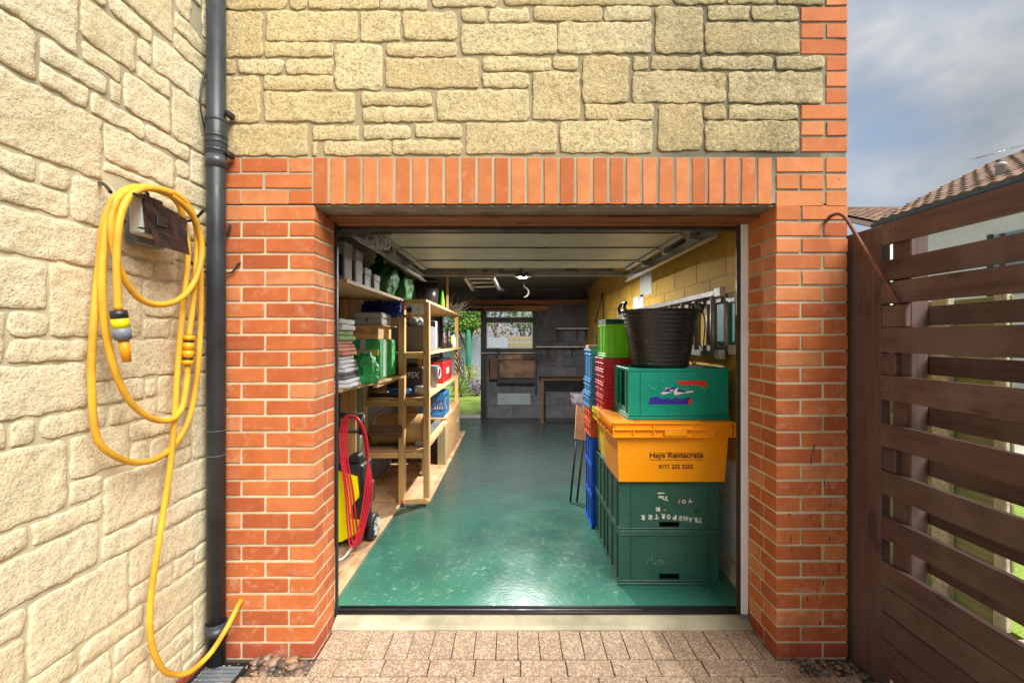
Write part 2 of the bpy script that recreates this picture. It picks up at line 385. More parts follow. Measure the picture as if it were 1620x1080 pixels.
pl('yellow_crate', (.85,.66,.02)); pl('blue_crate', (.0,.10,.62)); pl('light_blue_crate', (.06,.30,.62)); pl('red_crate', (.62,.02,.03))
pl('lime_crate', (.22,.78,.01)); pl('red_orange_crate', (.72,.12,.03)); pl('milk_blue', (.03,.17,.42)); pl('tub_black', (.022,.02,.022), .28)
pl('green_film', (.03,.36,.09), .42, .45); pl('green_bag', (.02,.15,.04), .5, .5); pl('red_hose', (.55,.01,.03), .4); pl('red_case', (.35,.015,.015), .4)
pl('sticker_red', (.8,.04,.02)); pl('sticker_blue', (.04,.03,.32)); pl('sticker_white', (.75,.75,.8)); pl('print_brown', (.10,.02,.01), .6)
pl('letter_white', (.62,.64,.58), .6, .3); pl('board_teal', (.02,.17,.2), .5); pl('socket', (.72,.70,.64), .35); pl('card', (.42,.27,.13), .8, .15)
pl('box_white', (.42,.42,.42), .7, .2); pl('box_dark', (.02,.018,.018), .5); pl('cash', (.38,.37,.33), .45); pl('cloth_white', (.62,.62,.66), .95, .2)
pl('cloth_pink', (.55,.25,.18), .95, .35); pl('cloth_green', (.25,.36,.14), .95, .2); pl('cloth_grey', (.12,.12,.13), .95, .2); pl('blue_mesh', (.015,.03,.22), .7, .5)
pl('drum', (.48,.30,.12), .35, .15); pl('drum_end', (.5,.4,.26), .6); pl('washer_yellow', (.85,.72,.0), .3); pl('blue_cable', (.02,.15,.4), .4)
pl('dryer_green', (.03,.22,.14), .7); pl('plaster', (.6,.58,.5), .8); pl('door_frame', (.02,.014,.012), .5); pl('metal_sheet', (.3,.36,.36), .3)
for nm_ in ('green_film', 'green_bag'):
    bn = [n for n in M[nm_].node_tree.nodes if n.type == 'BUMP'][0]; bn.inputs['Strength'].default_value = 1; bn.inputs['Distance'].default_value = .02
    bn.inputs['Height'].links[0].from_node.inputs['Scale'].default_value = 22
M['pebble'] = basic('pebble', (.24,.17,.13), .6, var=.4, scale=12, bump=.2, rnd=.6)
def leafmat(name, c1, c2):
    m, nt, b, L = newmat(name); wp = worldpos(nt)
    L(ramp(nt, noisen(nt, wp, 6, 4, .7), [(.3, c1), (.7, c2)]), b.inputs['Base Color']); b.inputs['Roughness'].default_value = .6
    b.inputs['Transmission Weight'].default_value = 0; return m
M['leaf'] = leafmat('green_leaves', (.07,.18,.02), (.22,.40,.05)); M['leaf_yellow'] = leafmat('yellow_green_leaves', (.2,.26,.03), (.42,.42,.06))
M['leaf_dark'] = leafmat('dark_leaves', (.02,.05,.015), (.06,.11,.03)); M['leaf_dry'] = leafmat('dry_leaves', (.36,.27,.17), (.58,.47,.33))
M['leaf_purple'] = leafmat('lilac_flowers', (.16,.13,.2), (.34,.26,.38)); M['bark'] = basic('bark', (.12,.085,.06), .9, bump=.6)

# ---------------------------------------------------------------- walls of stone and brick
def stone_mesh(w, h, depth, seed, proud=.014, amp=.007):
    st = .011 if w*h < .02 else .0135
    nx = max(4, min(34, int(w/st))); ny = max(4, min(22, int(h/st)))
    rr = min(.008 + .02*((seed*37) % 10)/10, .28*min(w, h)); me = bpy.data.meshes.new('stone'); vs = []; fs = []
    off = Vector((seed*3.17, seed*1.7, seed*.9))
    def edge(u, v):
        # round the corners, then let the outline wander
        cx, cy = w/2-rr, h/2-rr
        if abs(u) > cx and abs(v) > cy:
            du, dv2 = abs(u)-cx, abs(v)-cy; l = math.hypot(du, dv2); m = max(du, dv2)
            k = (m/l) if l > 0 else 1
            u = math.copysign(cx + du*k, u); v = math.copysign(cy + dv2*k, v)
        p = Vector((u*22, v*22, 0)) + off
        e = min(w/2-abs(u), h/2-abs(v))
        k = max(0, 1-e/.03)
        return u + (noise.noise(p)*.009 + noise.noise(p*2.7)*.004)*k, v + (noise.noise(p+Vector((9, 9, 9)))*.009 + noise.noise(p*2.7+Vector((5,5,5)))*.004)*k
    U = [-w/2, -w/2+.0035]+[-w/2+.0035+(w-.007)*q/(nx-2) for q in range(1, nx-2)]+[w/2-.0035, w/2]; V = [-h/2, -h/2+.0035]+[-h/2+.0035+(h-.007)*q/(ny-2) for q in range(1, ny-2)]+[h/2-.0035, h/2]
    for j in range(ny+1):
        for i in range(nx+1):
            u, v = U[i], V[j]
            e = min(w/2-abs(u), h/2-abs(v)); t = min(1, e/.0036 + .1); t = t*(2-t)
            uu, vv = edge(u, v)
            p = Vector((uu, vv, 0)) + off
            nz = noise.fractal(p*34, .8, 2.1, 4)*amp*1.1 + noise.noise(p*9)*amp*.9
            vs.append((uu, vv, proud*(.0+1.0*t) + nz*(.45+.55*t)))
    for j in range(ny):
        for i in range(nx):
            a = j*(nx+1)+i; fs.append((a, a+1, a+nx+2, a+nx+1))
    rim = [i for i in range(nx+1)] + [j*(nx+1)+nx for j in range(1, ny+1)] + [ny*(nx+1)+i for i in range(nx-1, -1, -1)] + [j*(nx+1) for j in range(ny-1, 0, -1)]
    b0 = len(vs)
    for k in rim: vs.append((vs[k][0], vs[k][1], -depth))
    n = len(rim)
    for k in range(n): fs.append((rim[k], b0+k, b0+(k+1) % n, rim[(k+1) % n]))
    me.from_pydata(vs, [], fs)
    for q in me.polygons: q.use_smooth = len(fs)-n > q.index
    return me
def trim(rs, gap=.011):
    rs = [list(r) for r in rs]
    for _ in range(4):
        for i in range(len(rs)):
            for j in range(i+1, len(rs)):
                a, b = rs[i], rs[j]
                ox = min(a[1], b[1]) - max(a[0], b[0]) + gap; oz = min(a[3], b[3]) - max(a[2], b[2]) + gap
                if ox > 1e-5 and oz > 1e-5:
                    if ox < oz:
                        l, r = (a, b) if a[0]+a[1] < b[0]+b[1] else (b, a); l[1] -= ox/2; r[0] += ox/2
                    else:
                        lo, hi = (a, b) if a[2]+a[3] < b[2]+b[3] else (b, a); lo[3] -= oz/2; hi[2] += oz/2
    return [r for r in rs if r[1]-r[0] > .018 and r[3]-r[2] > .018]
def grow(rs, mx, gap):
    for _ in range(int(mx/.002)):
        for i, a in enumerate(rs):
            for s, dv in ((0, -.002), (1, .002), (2, -.002), (3, .002)):
                a[s] += dv
                if (s == 1 and a[1] > -.003) or a[2] < .05 or any(j != i and min(a[1], b[1])-max(a[0], b[0]) > -gap and min(a[3], b[3])-max(a[2], b[2]) > -gap for j, b in enumerate(rs)): a[s] -= dv
    return rs
def fill_rows(x0, x1, z0, z1, rnd):
    out = []; z = z0
    while z < z1-.05:
        h = rnd.choice([.07, .15, .15]); h = min(h, z1-z); x = x0
        while x < x1-.04:
            w = min(rnd.uniform(.16, .42), x1-x)
            if x1-x-w < .06: w = x1-x
            out.append([x, x+w-.012, z, z+h-.012]); x += w
        z += h
    return out

fac = thing('garage_front_wall', 'front wall of golden stone over red brick piers and soldier course around the garage opening', 'wall', (0, 0, 0))
fr = []
for o, rows in ((340, [(50,240,60,285),(260,715,60,205),(735,930,60,205),(945,1215,60,200),(1240,1360,45,110),(1375,1580,45,108),
      (50,360,-110,45),(375,460,-60,45),(470,820,-60,42),(830,1065,-60,45),(1090,1420,-60,33),(1455,2288,-60,25),
      (245,590,215,285),(605,840,225,450),(865,1215,215,283),(1240,1715,125,272),(115,345,300,370),(50,105,300,370),(360,590,300,370),
      (860,1325,295,440),(1345,1690,290,355),(50,225,385,615),(245,595,385,450),(245,705,465,612),(740,1090,465,530),(745,1095,545,612),
      (1115,1580,455,605),(1345,1580,370,440),(50,465,630,780),(490,725,635,703),(745,980,630,697),(1005,1240,625,690),(490,515,715,780),
      (545,885,712,778),(895,1240,708,773),(1260,1715,620,770)]),
      (840, [(10,355,35,105),(370,605,35,103),(625,862,35,265),(885,1095,30,100),(1110,1340,35,100),(140,605,115,265),(880,1345,115,265),
      (720,980,-60,20),(985,1225,-60,20),(1240,1475,-60,20),(115,240,285,350),(260,490,285,515),(515,590,285,352),(605,845,285,350),
      (858,1215,285,348),(1230,1470,285,348),(10,245,365,600),(510,978,362,515),(992,1462,365,515),(270,615,525,600),(640,858,525,755),
      (870,978,530,600),(990,1340,530,600),(150,608,610,765),(878,1345,610,760)])):
    for xl, xr, yt, yb in rows:
        if o == 340 and xl == 50: xl = -12
        fr.append([Xp(o+xl/3.176, 2.06), Xp(o+xr/3.176, 2.06), Zp(yb/3.176, 2.06), Zp(yt/3.176, 2.06)])
R1 = random.Random(3)
fr += [r for r in fill_rows(-1.375, 1.30, 3.075, 3.55, R1)]
for k, (x0, x1, z0, z1) in enumerate(trim(fr, .007)):
    x0 -= .001; x1 += .001; z0 -= .0015; z1 += .0015
    link('stone', stone_mesh(x1-x0, z1-z0, .05, k+1, .0022, .0030), M['stone'], fac, ((x0+x1)/2, 0, (z0+z1)/2), (rad(90), 0, 0))

# bricks: one mesh per size, bevelled, shared
BC = {}
def brick(parent, x0, x1, y0, y1, z0, z1, mat='brick', name='brick', bev=.0035):
    key = (round(x1-x0, 3), round(y1-y0, 3), round(z1-z0, 3), mat, R.randrange(3))
    if key not in BC:
        w, d, h = key[:3]; b = MB(); b.box(-w/2, w/2, -d/2, d/2, -h/2, h/2, bev, seg=2)
        rr = random.Random(str(key))
        for v in b.bm.verts:
            v.co += Vector([noise.noise(v.co*30 + Vector((rr.random()*50,)*3))*.0016 for _ in range(1)]*3)
        me = bpy.data.meshes.new('brick'); b.bm.to_mesh(me); b.bm.free(); BC[key] = me
    return link(name, BC[key], M[mat], parent, ((x0+x1)/2, (y0+y1)/2, (z0+z1)/2))
J = .0120; XL, XR = -.913, 1.205; XQ = 1.533; XW = -1.385; CH = .0742; ZS = 2.071
def xf(px): return (px-812)/345.1
def jit(): return R.uniform(-.0016, .0012)
for k in range(30):
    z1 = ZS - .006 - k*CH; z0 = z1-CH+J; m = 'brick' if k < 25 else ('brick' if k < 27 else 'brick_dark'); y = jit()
    mm = 'brick_soldier' if k < 6 and R.random() < .8 else m
    if k % 2 == 0:      # stretcher at the left corner, header at the right corner
        brick(fac, XW+.004, xf(417.5), y, .1025+y, z0, z1, m); brick(fac, xf(421.5), XL, y, .1025, z0, z1, m)
        brick(fac, XL-.1025, XL-.001, .1125, .239, z0, z1, m)
        brick(fac, XR, xf(1265.5), y, .128, z0, z1, mm); brick(fac, xf(1269), XQ, y, .1025, z0, z1, mm)
        brick(fac, XR+.001, XR+.1025, .138, .239, z0, z1, m)
    else:
        brick(fac, XW+.004, xf(380), y, .1025+y, z0, z1, m); brick(fac, xf(383.5), xf(455), y, .1025+y, z0, z1, m); brick(fac, xf(458.5), XL, y, .148, z0, z1, m)
        brick(fac, XL-.1025, XL-.001, .158, .239, z0, z1, m)
        brick(fac, XR, xf(1300), y, .1025, z0, z1, mm); brick(fac, xf(1304), XQ, y, .1025, z0, z1, mm)
        brick(fac, XR+.001, XR+.1025, .1125, .239, z0, z1, m)
for k, row in enumerate([[(336,379),(382,454),(457,493)], [(336,415),(420,493)], [(336,379),(382,454),(457,493)]]):
    zt = ZS + .2145 - k*.0735
    for a, b in row: brick(fac, xf(a)+(.004 if a == 336 else 0), xf(b), jit(), .1025, zt-.0635, zt)
for k, row in enumerate([[(1228.5,1303),(1307.5,XQ)], [(1228.5,1264),(1268,1303),(1307.5,XQ)], [(1228.5,1303),(1307.5,XQ)]]):
    zt = ZS + .2185 - k*.0785
    for a, b in row: brick(fac, xf(a), b if b == XQ else xf(b), jit(), .1025, zt-.0665, zt, 'brick_soldier')
for k in range(28):
    x = xf(495.2) + k*(xf(1224.5)-xf(495.2))/28
    brick(fac, x+.003, x+.0655, jit(), .1025, ZS+.004, ZS+.2175, 'brick_soldier', 'soldier_brick')
zq = Zp(762/3.176, 2.06)
for k in range(17):
    z0 = zq + k*.0746; z1 = z0+.064; c = k % 6
    rows = [(1267.6, XQ)] if c in (0, 2) else [(1267.6, 1304), (1308.3, XQ)] if c == 1 else [(1307.5, XQ)]
    for a, b in rows: brick(fac, xf(a), b if b == XQ else xf(b), jit(), .1025, z0, z1, 'brick_soldier')
# mortar bodies, recessed behind the faces
b = MB()
b.box(-1.62, XL-.0045, .0045, .240, -.12, ZS-.001); b.box(XR+.0045, XQ-.0045, .0045, .240, -.12, ZS-.001)
b.box(-1.62, XQ-.0047, .0045, .245, ZS+.009, ZS+.222)
b.box(xf(1300), XQ-.0048, .0047, .245, ZS+.2221, 3.6)
b2 = MB(); b2.box(-1.62, xf(1300)-.0001, .0042, .245, ZS+.2221, 3.6); b2.build('stone_mortar', M['mortar_stone'], fac)
b.build('mortar', M['mortar'], fac)
b = MB(); b.box(XL-.05, XR+.05, .012, .13, ZS-.004, ZS+.002); b.box(XL+.002, XR-.002, .112, .118, ZS-.012, ZS-.0045)
b.build('steel_lintel', M['lintel'], fac)

# left wing wall, at a right angle to the front wall
sw = thing('side_stone_wall', 'pale buff split stone wall of the projecting wing carrying the yellow hose', 'wall', (XW, -1, 0))
Q = {1: (0, 0, 4.759), 2: (0, 200, 4.759), 3: (0, 400, 4.759), 4: (0, 600, 4.759), 5: (0, 800, 3.856)}
raw = {1: [(-150,570,300,-250,235),(620,1010,800,100,400),(830,1120,1000,90,225),(930,1295,1150,-200,200),(690,800,750,-120,40),
 (1325,1435,1380,-60,125),(1320,1592,1440,195,330),(1455,1592,1510,-100,255),(1315,1592,1440,350,465),(1040,1140,1090,315,460),
 (1155,1592,1300,390,615),(1045,1280,1160,540,655),(625,915,780,420,550),(825,915,870,615,755),(300,810,560,440,590),(-300,270,130,150,530),
 (320,650,480,565,715),(680,1090,880,800,945),(930,1275,1100,650,895),(1300,1592,1400,715,1080),(-300,760,380,705,1205)],
 2: [(790,1320,1050,110,350),(1100,1430,1270,85,190),(1430,1592,1500,215,435),(1320,1425,1370,260,375),(1330,1592,1450,440,540),
 (790,1310,950,340,465),(1100,1592,1450,560,665),(-150,285,140,215,375),(305,515,410,315,450),(10,520,270,440,610),(530,880,640,405,715),
 (15,900,380,690,1005),(930,1310,1100,860,1010),(900,1592,1300,700,830),(1320,1592,1400,850,1000)],
 3: [(870,1150,1030,40,170),(1160,1380,1270,95,210),(1390,1592,1450,120,230),(-300,340,150,40,415),(385,700,540,110,620),(730,1060,900,150,625),
 (80,345,200,455,625),(-200,15,0,440,760),(1080,1370,1220,220,480),(1400,1592,1480,235,500),(1080,1275,1180,510,635),(1290,1592,1400,510,635),
 (80,645,360,660,805),(700,1340,1000,650,935),(1360,1592,1450,645,770),(1400,1592,1500,780,890)],
 4: [(-300,645,300,-100,250),(715,1080,900,30,160),(1095,1165,1130,0,130),(1190,1330,1260,-20,235),(1400,1592,1480,-40,200),(820,1185,1000,175,310),
 (300,795,550,255,405),(75,268,170,315,490),(-200,40,0,360,525),(-300,520,300,490,1010),(525,975,750,400,690),(1000,1300,1140,300,430),
 (985,1115,1050,480,600),(1135,1300,1210,430,570),(1330,1440,1385,390,500),(1330,1440,1385,530,640),(1450,1592,1520,210,575),(520,770,640,745,895),
 (780,1240,1000,690,1070),(1320,1592,1450,620,860),(1260,1592,1420,890,1015)],
 5: [(185,608,400,45,165),(15,180,100,165,290),(-300,605,300,220,505),(615,930,770,130,255),(790,1290,1100,118,305),(940,990,960,60,160),
 (1190,1290,1240,230,330),(1065,1185,1120,310,415),(960,1055,1000,385,500),(790,940,860,475,590),(175,788,480,455,830),(-200,155,75,670,805),
 (-200,150,75,835,1200),(870,1290,1120,425,635),(480,855,670,740,850),(860,930,900,600,790),(695,870,780,805,900),(935,1175,1060,690,800),
 (1185,1290,1235,565,830),(930,1170,1060,815,905),(1115,1170,1140,880,950),(690,915,800,900,1005),(165,485,380,950,1060),(485,685,580,950,1100),
 (930,1105,1020,965,1090),(1125,1290,1200,890,975),(700,910,800,1030,1150)]}
sr = []
for q, rows in raw.items():
    ox, oy, s = Q[q]
    for xl, xr, xm, yt, yb in rows:
        dd = lambda x: -XW*F/(812-(ox+x/s)); xi = ox+xm/s
        zz = lambda y: CAMH - (oy+y/s-535)*(-XW)/(812-xi)
        sr.append([Yd(dd(xl)), min(Yd(dd(xr)), -.004), zz(yb), zz(yt)])
ymin = min(r[0] for r in sr)
sr = [r for r in sr if r[3] > .06]
for r in sr: r[2] = max(r[2], .055)
R2 = random.Random(5)
sr = grow(trim(sr), .022, .0105)
def free(r, rs): return all(min(r[1], s[1]) - max(r[0], s[0]) < .004 or min(r[3], s[3]) - max(r[2], s[2]) < .004 for s in rs)
for r in fill_rows(-2.6, -.75, .06, 2.9, R2):          # the part of the wall towards the camera, outside the frame
    cl = [s for s in sr if not free(r, [s])]
    if cl: r[1] = min(s[0] for s in cl) - .011
    if r[1] - r[0] > .03: sr.append(r)
for r in fill_rows(-1.4, -.0, 2.9, 3.5, R2): sr.append(r)
for r in sr:
    if abs(r[1]+.004) < .03: r[1] = -.004
for k, (y0, y1, z0, z1) in enumerate(trim(sr, .010)):
    link('stone', stone_mesh(y1-y0, z1-z0, .05, k+200, .0024, .0038), M['stone_side'], sw, (XW, (y0+y1)/2, (z0+z1)/2), Matrix(((0,0,1),(1,0,0),(0,1,0))).to_euler())
b = MB(); b.box(XW-.25, XW-.003, -2.7, .006, -.12, 3.6); b.build('mortar', M['mortar_side'], sw)
for k in range(12):
    y1 = -.006 - k*.2255; brick(sw, XW-.09, XW+.006, y1-.215, y1, -.06, .045, 'brick_dark')

# ---------------------------------------------------------------- ground and paving
b = MB(); b.box(-60, 60, -30, 60, -.30, -.045); b.build('ground', M['soil'], kind='structure')
pav = MB().box(-1.385, 1.56, -4.6, .003, -.04, -.012).box(XL+.002, XR-.002, .003, .188, -.04, -.012).build('paving', M['joint'], kind='structure')
ORG[pav.name] = Vector((0, 0, 0))
def paver(x0, x1, y0, y1): brick(pav, x0+.0017, x1-.0017, y0+.0017, y1-.0017, -.045, R.uniform(-.0022, .0012), 'paver', 'paver', .0045)
x = XL+.012; cuts = []
while x < XR-.03:
    w = min(.1025, XR-.006-x); paver(x, x+w, -.012, .188); x += w
    if XR-.006-x < .03: break
for j in range(24):
    y1 = -.0135 - j*.1025; y0 = y1-.1005
    xs, xe = (-.90, 1.262) if j == 0 else (-1.27, 1.49) if j == 1 else (XW+.012, 1.548)
    x = xs; w = [.11, .205][j % 2] if j != 0 else .115
    while x < xe-.025:
        w = min(w, xe-x); paver(x, x+w-.001, y0, y1); x += w; w = .2045
# gully by the downpipe
g = thing('drain_gully', 'dark grey plastic gully grate in the ground under the downpipe', 'drain', (-1.27, -.13, 0))
b = MB(); b.box(-1.375,-1.18,-.235,-.225,-.03,.012).box(-1.375,-1.18,-.055,-.045,-.03,.012).box(-1.375,-1.365,-.225,-.055,-.03,.012).box(-1.19,-1.18,-.225,-.055,-.03,.012).build('frame', M['black'], g)
for k in range(7): MB().box(-1.364, -1.191, -.218+k*.0235, -.205+k*.0235, -.012, .005).build('bar', M['grey_pl'], g)
MB().box(-1.364,-1.191,-.224,-.056,-.04,-.02).build('sump', M['black'], g)
# pebbles, each a thing small enough to be countable only near the piers
peb = []
for k in range(5):
    b = MB(); b.blob((0,0,0), .022, .016, .011, 2, .2, 2, k); me = bpy.data.meshes.new('pebble'); b.bm.to_mesh(me); b.bm.free(); me.materials.append(M['pebble']); peb.append(me)
def stuff_pebbles(name, label, pts, parent_kind='stuff'):
    bm = bmesh.new()
    for (x, y, z, s) in pts:
        me = R.choice(peb); n0 = len(bm.verts); bm.from_mesh(me); bm.verts.ensure_lookup_table()
        Mx = Matrix.Translation((x, y, z)) @ Matrix.Rotation(R.uniform(0, 6.3), 4, 'Z') @ Matrix.Rotation(R.uniform(-.4, .4), 4, 'X') @ Matrix.Scale(s, 4)
        for v in bm.verts[n0:]: v.co = Mx @ v.co
    me = bpy.data.meshes.new(name); bm.to_mesh(me); bm.free(); o = link(name, me, M['pebble_mix']); tag(o, label, 'gravel', kind='stuff'); return o
m, nt_, b_, L_ = newmat('mixed_pebbles'); geo = N(nt_, 'ShaderNodeNewGeometry')
L_(ramp(nt_, geo.outputs['Random Per Island'], [(0, (.10,.07,.055)), (.3, (.22,.14,.10)), (.5, (.30,.18,.10)), (.7, (.13,.12,.12)), (.85, (.27,.19,.13)), (1, (.18,.20,.24))], 'CONSTANT'), b_.inputs['Base Color']); b_.inputs['Roughness'].default_value = .55
M['pebble_mix'] = m
pts = [(R.uniform(-1.17, -.91), R.uniform(-.105, -.012), R.uniform(-.028, -.004), R.uniform(.6, 1.25)) for _ in range(90)]
pts += [(R.uniform(-1.18, -.95), R.uniform(-.07, -.012), .006, R.uniform(1.2, 1.6)) for _ in range(9)]
stuff_pebbles('pebbles', 'rounded brown pebbles along the foot of the left brick pier', pts)
pts = [(R.uniform(1.27, 1.54), R.uniform(-.12, -.012), R.uniform(-.028, -.006), R.uniform(.45, .95)) for _ in range(170)]
pts += [(R.uniform(1.50, 1.56), R.uniform(-1.2, -.1), R.uniform(-.02, -.002), R.uniform(.4, .8)) for _ in range(120)]
stuff_pebbles('pebbles', 'small mixed pebbles at the foot of the right brick pier and brown fence', pts)

# threshold, garage floor
TH = MB(); TH.hexa([(XL+.002,.189,-.04),(XR-.002,.189,-.04),(XR-.002,.285,-.04),(XL+.002,.285,-.04)], [(XL+.002,.189,.002),(XR-.002,.189,.002),(XR-.002,.285,.043),(XL+.002,.285,.043)])
o = TH.build('threshold', M['concrete'], kind='structure')
FZ = .05
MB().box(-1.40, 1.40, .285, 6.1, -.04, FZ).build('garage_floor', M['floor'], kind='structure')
s = MB()
s.tube([(XL+.004,.288,.058),(XR-.02,.288,.058)], .007, 8); s.tube([(XL+.004,.262,.045),(XR-.02,.262,.045)], .008, 8); s.box(XL+.004, XR-.02, .264, .288, .042, .056)
o = s.build('floor_seal', M['black']); tag(o, 'long black rubber seal strip across the garage threshold', 'seal')

# ---------------------------------------------------------------- garage shell of block walls
WX = 1.36; WR = 1.31; YB = 5.9; CZ = 2.36
def blockwall(root, plane, a0, a1, z0, z1, mat, jm, sgn, holes=(), thick=.1):
    """plane ('X', x) or ('Y', y); sgn = direction the face looks; real blocks 440 x 215 proud of a recessed joint"""
    ax, p = plane; k = 0; z = z0
    def put(lo, hi, q0, q1):
        h = (q1-q0)
        if ax == 'X': brick(root, p if sgn < 0 else p-.05, p+.05 if sgn < 0 else p, lo, hi, q0, q1, mat, 'block', .004)
        else: brick(root, lo, hi, p, p+.05, q0, q1, mat, 'block', .004)
    while z < z1-.03:
        t = min(z+.217, z1); a = a0 - (.225 if k % 2 else 0)
        while a < a1:
            lo, hi = max(a, a0), min(a+.442, a1); segs = [(lo, hi)]
            for (h0, h1, hz0, hz1) in holes:
                if t > hz0+.02 and z < hz1-.02:
                    ns = []
                    for l, h in segs:
                        if h <= h0 or l >= h1: ns.append((l, h))
                        else:
                            if l < h0: ns.append((l, h0))
                            if h > h1: ns.append((h1, h))
                    segs = ns
            for l, h in segs:
                if h-l > .04: put(l, h, z, t)
            a += .45
        z += .225; k += 1
rw = thing('right_block_wall', 'right inner garage wall of blocks painted yellow above and white below', 'wall', (WR, 3, 0))
blockwall(rw, ('X', WR), .26, YB, FZ, CZ, 'rwall', None, -1)
MB().box(WR+.003, 1.527, .25, YB+.1, -.04, CZ+.0).build('joint_bed', M['rwall_j'], rw)
MB().box(XR+.02, WR+.1, .2405, .2585, FZ, CZ).build('return', M['rwall_j'], rw)
MB().prism([(1.262,.29,FZ),(1.314,.29,FZ),(1.314,.29,.15),(1.28,.29,.12)], (0, 5.5, 0)).build('concrete_footing', M['concrete'], rw)
for (a, b_, c, d_, dd) in ((1013,1032,429,470,4.6),(1002,1019,471,492,4.95)):
    MB().box(WR-.005, WR+.001, Yd(WR*F/(b_-812)), Yd(WR*F/(a-812)), Zp(d_, WR*F/(a-812)), Zp(c, WR*F/(a-812))).build('filler_patch', M['white_patch'], rw)
lw = thing('left_block_wall', 'dark inner garage wall of blocks behind the left shelving', 'wall', (-WX, 3, 0))
blockwall(lw, ('X', -WX), .26, YB, FZ, CZ, 'dark_wall', None, 1)
MB().box(-WX-.17, -WX-.003, .25, YB+.1, -.04, CZ).build('joint_bed', M['dark_joint'], lw)
bw = thing('back_block_wall', 'dark grey painted block wall at the far end of the garage', 'wall', (0, YB, 0))
DX0, DXM, WX1 = -1.30, -.535, .40; ZT = 1.99; ZW = 1.23
blockwall(bw, ('Y', YB), -WX+.002, WR-.002, FZ, CZ, 'dark_wall', None, 1, holes=((DX0, DXM, 0, ZT), (DXM-.01, WX1, ZW, ZT)))
b = MB(); y0, y1 = YB+.003, YB+.13
b.box(-WX, DX0, y0, y1, -.04, CZ); b.box(DX0, WX1, y0, y1, ZT, CZ); b.box(WX1, WX, y0, y1, -.04, CZ); b.box(DXM, WX1, y0, y1, -.04, ZW)
b.build('joint_bed', M['dark_joint'], bw)
MB().box(Xp(787,7.95), Xp(839,7.95), YB-.004, YB+.001, Zp(640,7.95), Zp(622,7.95)).build('pale_patch', M['metal_sheet'], bw)
MB().box(-1.53, 1.527, .2455, YB+.13, CZ, CZ+.12).build('garage_ceiling', M['ceil'], kind='structure')


# ---------------------------------------------------------------- door frame, sectional door, tracks
t = thing('wooden_head_beam', 'rough brown timber beam under the lintel across the top of the garage opening', 'beam', (.146, .2, 2.05))
MB().box(XL+.006, XR-.006, .135, .235, 2.048, 2.070, .004).build('beam', M['beam'], t)
MB().box(XL+.006, XR-.006, .236, .286, 2.043, 2.069, .004).build('rear_batten', M['beam'], t)
t = thing('garage_door_frame', 'metal door frame with white right upright, black left seal and dark head bar', 'door frame', (.146, .3, 0))
MB().box(XR-.035, XR-.001, .2405, .30, -.005+.05, 2.046, .002).build('white_upright', M['white'], t)
MB().box(XR-.036, XR-.0005, .2400, .301, .005, .0495).build('rubber_foot', M['grey_pl'], t)
MB().box(XR-.056, XR-.0355, .25, .263, .05, 2.046, .002).build('inner_upright', M['dark_steel'], t)
MB().box(XL+.0005, XL+.011, .2395, .262, .045, 2.046, .002).build('left_seal', M['black'], t)
MB().box(XL-.01, XR-.03, .287, .335, 2.026, 2.10, .002).build('head_bar', M['dark_steel'], t)
MB().box(XL-.40, XR+.12, .302, .33, 2.13, 2.3).build('backing', M['dark_steel'], t)

dz0, dz1 = 2.075, 2.095
t = thing('sectional_garage_door', 'off-white sectional garage door raised under the ceiling on its tracks', 'garage door', (.11, 1.2, 2.08))
ed = [Yd(2.40), Yd(2.62), Yd(3.05), Yd(3.55), Yd(3.97)]
for k in range(4):
    b = MB(); b.box(-.80, 1.02, ed[k]+.007, ed[k+1]-.007, dz0+.001*k, dz1+.02, .003)
    p = b.build('panel', M['doorpanel'], t)
    for xa_ in (-.80, .98): MB().box(xa_, xa_+.04, ed[k]+.02, ed[k+1]-.02, dz0-.012, dz0-.0005).build('end_cap', M['steel'], t)
for y in ed[1:4]: MB().box(-.80, 1.02, y-.017, y+.017, dz0-.0005-.002, dz0-.0003).build('rubber_joint', M['seam'], t)
for y in ed[1:4]:
    for x in (-.775, .20, .985):
        b = MB(); b.box(x-.04, x+.04, y-.010, y+.010, dz0-.006, dz0-.003, .001)
        b.build('hinge', M['dark_steel'] if x == .2 else M['steel'], t)
    for x in (-.80, 1.02):
        s_ = 1 if x > 0 else -1
        b = MB(); b.box(x-.005, x+.04*s_, y-.03, y+.03, dz0-.045, dz0-.002); b.tube([(x,y,dz0-.035),(x+.075*s_,y,dz0-.035)], .007, 8); b.build('roller_bracket', M['steel'], t)
for a, c_, s_ in ((-.865, -1, 1), (1.10, 1, -1)):
    t = thing('door_track', 'left galvanised door track running back above the shelves' if a < 0 else 'right galvanised door track running back beside the yellow wall', 'door track', (a, 1.3, 2.03), 'horizontal tracks of the garage door')
    b = MB(); b.box(a-.004, a+.004, .37, Yd(4.32), 2.005, 2.06); b.box(a+.004*s_, a+.03*s_, .37, Yd(4.32), 2.005, 2.010); b.box(a+.004*s_, a+.03*s_, .37, Yd(4.32), 2.054, 2.06)
    b.build('rail', M['steel'], t)
    for y in (.6, 1.1, 1.6, 2.1):
        MB().box(a-.018*s_, a-.005*s_, y-.015, y+.015, 2.03, CZ-.001).build('hanger', M['steel'], t)
    MB().tube([(a-.05*s_, .42, 2.10), (a-.05*s_, 1.7, 2.085)], .022, 12).build('tension_spring', M['dark_steel'], t)
t = thing('track_cross_bar', 'grey metal cross bar joining the two tracks behind the raised door', 'bar', (.11, Yd(4.33), 2.1))
MB().box(-.90, 1.13, Yd(4.322), Yd(4.36), Zp(436.5,4.33), Zp(429,4.33), .002).build('channel', M['lintel'], t)
